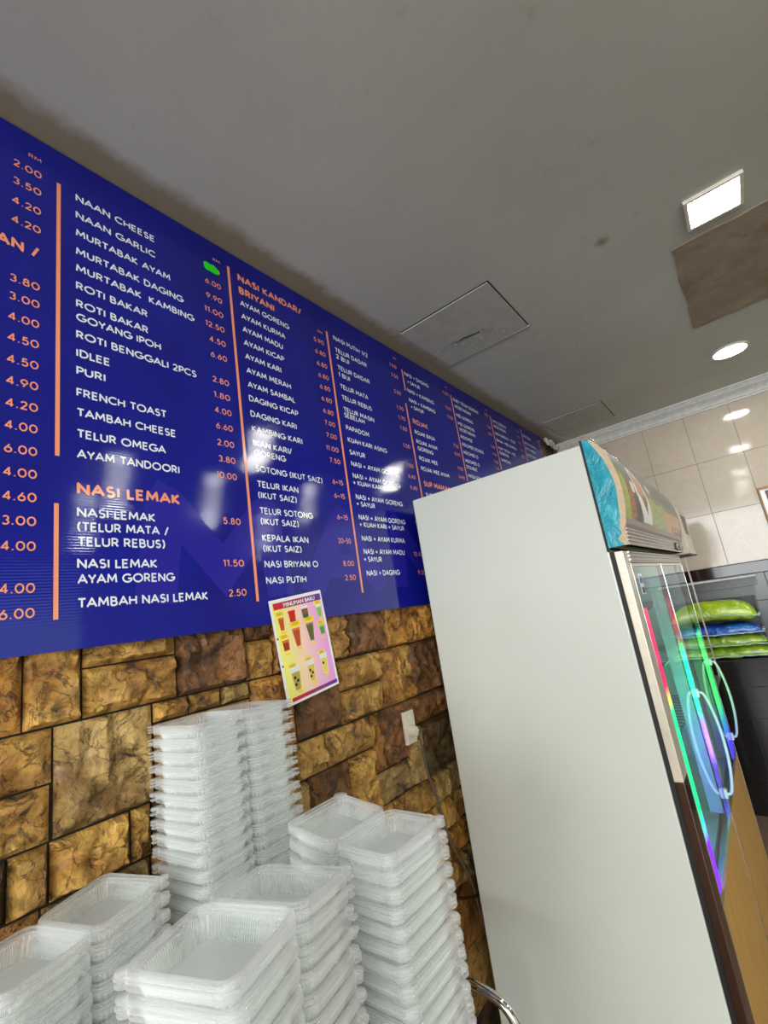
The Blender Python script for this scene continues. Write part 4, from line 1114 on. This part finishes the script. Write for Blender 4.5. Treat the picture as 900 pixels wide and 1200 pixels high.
def bag(name, label, x0, x1, z0, h, arch, mat, seed, yc=4.06, dy=.105):
    t = thing(name, label, 'bag', ((x0 + x1) / 2, yc, ZC + z0), 'sealed bags stacked on the tiled counter')
    L = (x1 - x0) / 2; N, Mv = 36, 28; rb = random.Random(seed); o = Vector((seed * 3.1, seed, 0))
    bm = bmesh.new()
    def lift(u): return arch * (1 - u * u) if arch > 0 else 0
    seamline = []
    g = []
    for i in range(N + 1):
        u = -1 + 2 * i / N; ring = []
        e = max(0.0, 1 - abs(u) ** 5) ** .5
        for k in range(Mv):
            a = 2 * math.pi * k / Mv; cy = math.cos(a); sz = math.sin(a)
            yy = dy * math.copysign(abs(cy) ** .8, cy) * (.80 + .20 * e)
            th = h * .5 * e * math.copysign(abs(sz) ** .55, sz)
            
            zz = h * .36 + th * (1.28 if sz > 0 else .72) + (lift(u) * (.55 if sz <= 0 else .35)) + noise.noise(Vector((u * 4, yy * 14, seed))) * .010 * e
            if sz < 0: zz = max(zz, .002 + lift(u) * .5)
            ring.append(bm.verts.new((u * L, yy, zz)))
        g.append(ring)
    for i in range(N):
        for k in range(Mv): bm.faces.new((g[i][k], g[i][(k + 1) % Mv], g[i + 1][(k + 1) % Mv], g[i + 1][k]))
    bm.faces.new(g[0][::-1]); bm.faces.new(g[-1]); bmesh.ops.recalc_face_normals(bm, faces=bm.faces)
    link('bag_body', finish(bm, 'bag_body', True), t, mat)
    # flat crimped seal all round the edge
    bm = bmesh.new(); A, B = [], []
    for i in range(N + 1):
        u = -1 + 2 * i / N; zz = h * .36 + lift(u) * .5 + noise.noise(Vector((u * 5, seed, 2))) * .008 - .006
        s = .80 + .20 * max(0.0, 1 - abs(u) ** 5) ** .5
        w = .013
        for lst, yy, dz in ((A, -dy * s + .006, 0), (B, -dy * s - w, -.006 + noise.noise(Vector((u * 12, seed, 7))) * .006)):
            lst.append((bm.verts.new((u * (L + .012), yy, zz + dz + .0012)), bm.verts.new((u * (L + .012), yy, zz + dz - .0012))))
    for i in range(N):
        for (p, q) in ((0, 0),):
            bm.faces.new((A[i][0], B[i][0], B[i + 1][0], A[i + 1][0])); bm.faces.new((A[i][1], A[i + 1][1], B[i + 1][1], B[i][1]))
            bm.faces.new((B[i][0], B[i][1], B[i + 1][1], B[i + 1][0])); bm.faces.new((A[i][0], A[i + 1][0], A[i + 1][1], A[i][1]))
    bm.faces.new((A[0][0], A[0][1], B[0][1], B[0][0])); bm.faces.new((A[N][0], B[N][0], B[N][1], A[N][1]))
    bmesh.ops.recalc_face_normals(bm, faces=bm.faces)
    link('bag_seal', finish(bm, 'bag_seal', True), t, M['seal'])
    for ux in (-1, 1):
        boxo('bag_end_seal', min(ux * L, ux * (L + .016)), max(ux * L, ux * (L + .016)), -dy * .7, dy * .7, h * .36 - .003, h * .36 + .003, M['seal'], t, .001)
    return t
bag('plump_bag', 'arched plump lime bag, topmost of the stack on the tiled counter', .55, 1.045, -.382, .15, .060, M['lime_bag'], 1)
bag('flat_bag', 'shiny blue bag squashed between the lime bag and the green bags', .545, 1.045, -.455, .082, 0, M['blue_bag'], 2)
bag('flat_bag', 'green bag directly under the blue bag', .56, 1.055, -.528, .082, 0, M['green_bag'], 3)
bag('flat_bag', 'lowest green bag, lying on the black tiled counter', .58, 1.09, -.598, .080, 0, M['green_bag'], 4)

# ------------------------------------------------------------------ table and steel tube chair (mostly hidden by the trays)
TT = ZC - .70
tb = thing('serving_table', 'dark table carrying the stacks of clear plastic boxes', 'table', (.42, .42, 0))
boxo('table_top', -.40, .175, -.75, .35, TT - .03, TT, M['table'], tb, .004)
for x, y in ((-.36, -.70), (.14, -.70), (-.36, .31), (.14, .31)): boxo('leg', x - .02, x + .02, y - .02, y + .02, 0, TT - .03, M['table'], tb)
ch = thing('steel_tube_stand', 'chrome bent-tube stand between the plastic box stacks and the fridge', 'stand', (.22, 1.10, 0))
def cht(n, pts, r, m='chrome'): return tubeo(n, curve_pts([(x - .22, y - 1.10, z) for x, y, z in pts], 8), r, M[m], ch, 14)
for yy in (1.20, .96):
    cht('tube_arch', [(.045, yy, .0), (.045, yy, .30), (.05, yy, .57), (.09, yy, .602), (.20, yy, .604), (.29, yy, .600), (.345, yy, .585), (.375, yy, .54), (.385, yy, .45), (.39, yy, .2), (.39, yy, .0)], .0125)
for x in (.05, .385): cht('cross_tube', [(x, .96, .25), (x, 1.08, .25), (x, 1.20, .25)], .009)
boxo('shelf', -.17, .165, -.14, .10, .26, .27, M['steel'], ch, .002)
tag(tubeo('wall_pipe', curve_pts([(.015, 1.40, ZC - .90), (.018, 1.50, ZC - .945), (.02, 1.62, ZC - 1.00), (.02, 1.80, ZC - 1.06)]), .006, M['chrome']), 'short thin bright metal pipe on the stones beside the fridge foot', 'pipe')

# ------------------------------------------------------------------ hinged clear lunch boxes, stacked open
HL, HW, DEP = .075, .0625, .030          # half length, half width of one shell, depth
def shell_mesh(name, tab, hl=HL, hw=HW):
    NC, NS = 6, 0
    def ring(inset, z, rib=0.0, wav=0.0):
        a, b = hl - inset, hw - inset; r = max(.004, .020 - inset * .5); pts = []
        def seg(p, q, n):
            for k in range(n): f = k / n; pts.append((p[0] + (q[0] - p[0]) * f, p[1] + (q[1] - p[1]) * f))
        def arc(cx, cy, t0):
            for k in range(NC): t = t0 + (math.pi / 2) * k / NC; pts.append((cx + r * math.cos(t), cy + r * math.sin(t)))
        nl, nw = 56, 44
        arc(a - r, b - r, 0); seg((a - r, b), (-a + r, b), nl); arc(-a + r, b - r, math.pi / 2); seg((-a, b - r), (-a, -b + r), nw)
        arc(-a + r, -b + r, math.pi); seg((-a + r, -b), (a - r, -b), nl); arc(a - r, -b + r, 1.5 * math.pi); seg((a, -b + r), (a, b - r), nw)
        out = []
        for i, (x, y) in enumerate(pts):
            k = rib if (i % 2) else 0
            out.append((x * (1 - k / a), y * (1 - k / b), z + wav * math.sin(i * .31)))
        return out
    rings = [ring(0, -.0045), ring(.0003, .0), ring(.0022, .0012), ring(.0065, .0012), ring(.0075, -.0015), ring(.0095, -.0035),
             ring(.0105, -.006, .0030), ring(.0155, -DEP + .004, .0034), ring(.0180, -DEP, 0), ring(.024, -DEP + .0010), ring(.045, -DEP + .0006)]
    vs = [p for r_ in rings for p in r_]; n = len(rings[0]); fs = []
    for i in range(len(rings) - 1):
        for k in range(n): fs.append((i * n + k, i * n + (k + 1) % n, (i + 1) * n + (k + 1) % n, (i + 1) * n + k))
    fs.append(tuple(range((len(rings) - 1) * n, len(rings) * n)))
    for tx, ty in tab:                         # lift tabs sticking out at the corners
        b0 = len(vs); ang = [math.radians(t) for t in range(0, 181, 20)]
        cx, cy = tx * (hl - .012), ty * (hw - .012); d = Vector((tx, ty)).normalized(); e = Vector((-d.y, d.x))
        for zz in (.0005, -.0005):
            for t in ang: p = Vector((cx, cy)) + d * (.006 + .013 * math.sin(t)) + e * .014 * math.cos(t); vs.append((p.x, p.y, zz))
        m = len(ang); fs.append(tuple(range(b0, b0 + m))); fs.append(tuple(range(b0 + 2 * m - 1, b0 + m - 1, -1)))
        for k in range(m - 1): fs.append((b0 + k, b0 + m + k, b0 + m + k + 1, b0 + k + 1))
    me = bpy.data.meshes.new(name); me.from_pydata(vs, [], fs); me.update(); me.materials.append(M['pet'])
    for k_, p in enumerate(me.polygons): p.use_smooth = not (6 * n <= k_ < 8 * n)
    return me
base_me = shell_mesh('base_shell', ((1, -1), (-1, -1))); lid_me = shell_mesh('lid_shell', ((1, 1),))
bm = bmesh.new()
for k in range(4): box(bm, -HL * .7, HL * .7, -.0022 + k * .0011, -.0011 + k * .0011, -.0022 + (.0009 if k % 2 else 0), -.0014 + (.0009 if k % 2 else 0))
hinge_me = finish(bm, 'hinge'); hinge_me.materials.append(M['pet'])

def make_box(label, group):
    t = thing('lunch_box', label, 'plastic box', (0, 0, 0), group)
    a = link('base_shell', base_me, t); a.location = (0, -HW - .0015, 0)
    b = link('lid_shell', lid_me, t); b.location = (0, HW + .0015, 0)
    link('hinge', hinge_me, t)
    return t
proto = None
def place_box(loc, rot, label, group, tilt, fold=0):
    global proto
    if proto is None:
        proto = make_box(label, group); r = proto
    else:
        r = proto.copy(); col.objects.link(r); r['label'] = label; r['group'] = group
        for chd in proto.children:
            c = chd.copy(); col.objects.link(c); c.parent = r
    if fold:                       # the lid half hangs from the hinge at a slight angle
        for c in r.children:
            if c.name.startswith('lid_shell'): c.rotation_euler = (fold, 0, 0); c.location = (0, (HW + .0015) * math.cos(fold), (HW + .0015) * math.sin(fold))
    r.location = loc; r.rotation_euler = (tilt[0], tilt[1], rot)
    return r
rb = random.Random(21)
def stack(cx, cy, ztop, rot, pitch, where, grp, lean=(0, 0), spread=.0012, zbot=None, fold=0):
    """open boxes nested one on another from the table to ztop (rim height above eye-height origin)"""
    z = ZC + ztop; zmin = (TT + DEP + .004) if zbot is None else zbot
    zs = []; k = 0
    while z > zmin:
        zs.append(z); z -= pitch * (.64, .64, 1.72)[k % 3]; k += 1
    n = len(zs)
    for i, zz in enumerate(zs):
        d = zs[0] - zz
        top = i == 0
        ORD = ('', 'second', 'third', 'fourth', 'fifth', 'sixth', 'seventh', 'eighth', 'ninth', 'tenth', 'eleventh', 'twelfth')
        lab = ('open clear lunch box on top of the %s' % where) if top else ('clear lunch box, %s from the top of the %s' % (ORD[i], where) if i < 12 else 'clear lunch box in the lower part of the %s' % where)
        place_box((cx + lean[0] * d + rb.uniform(-spread, spread), cy + lean[1] * d + rb.uniform(-spread, spread), zz), rot + (0 if top else rb.uniform(-.03, .03)), lab,
                  grp if not top else grp + ', top one', ((0 if top else rb.uniform(-.006, .006)), (0 if top else rb.uniform(-.01, .01))), fold)
stack(.131, .623, -.139, .085, .0082, 'tall stack beside the stone wall', 'boxes of the tall stack', fold=-.05)
stack(.438, .684, -.349, 1.553, .0082, 'right-hand stack beside the fridge', 'boxes of the right-hand stack', fold=.118)
stack(.508, .398, -.316, .297, .0082, 'front stack in the middle', 'boxes of the front middle stack', fold=-.134)
stack(.159, .310, -.374, .273, .0082, 'low stack at the left edge', 'boxes of the left stack', fold=.073)
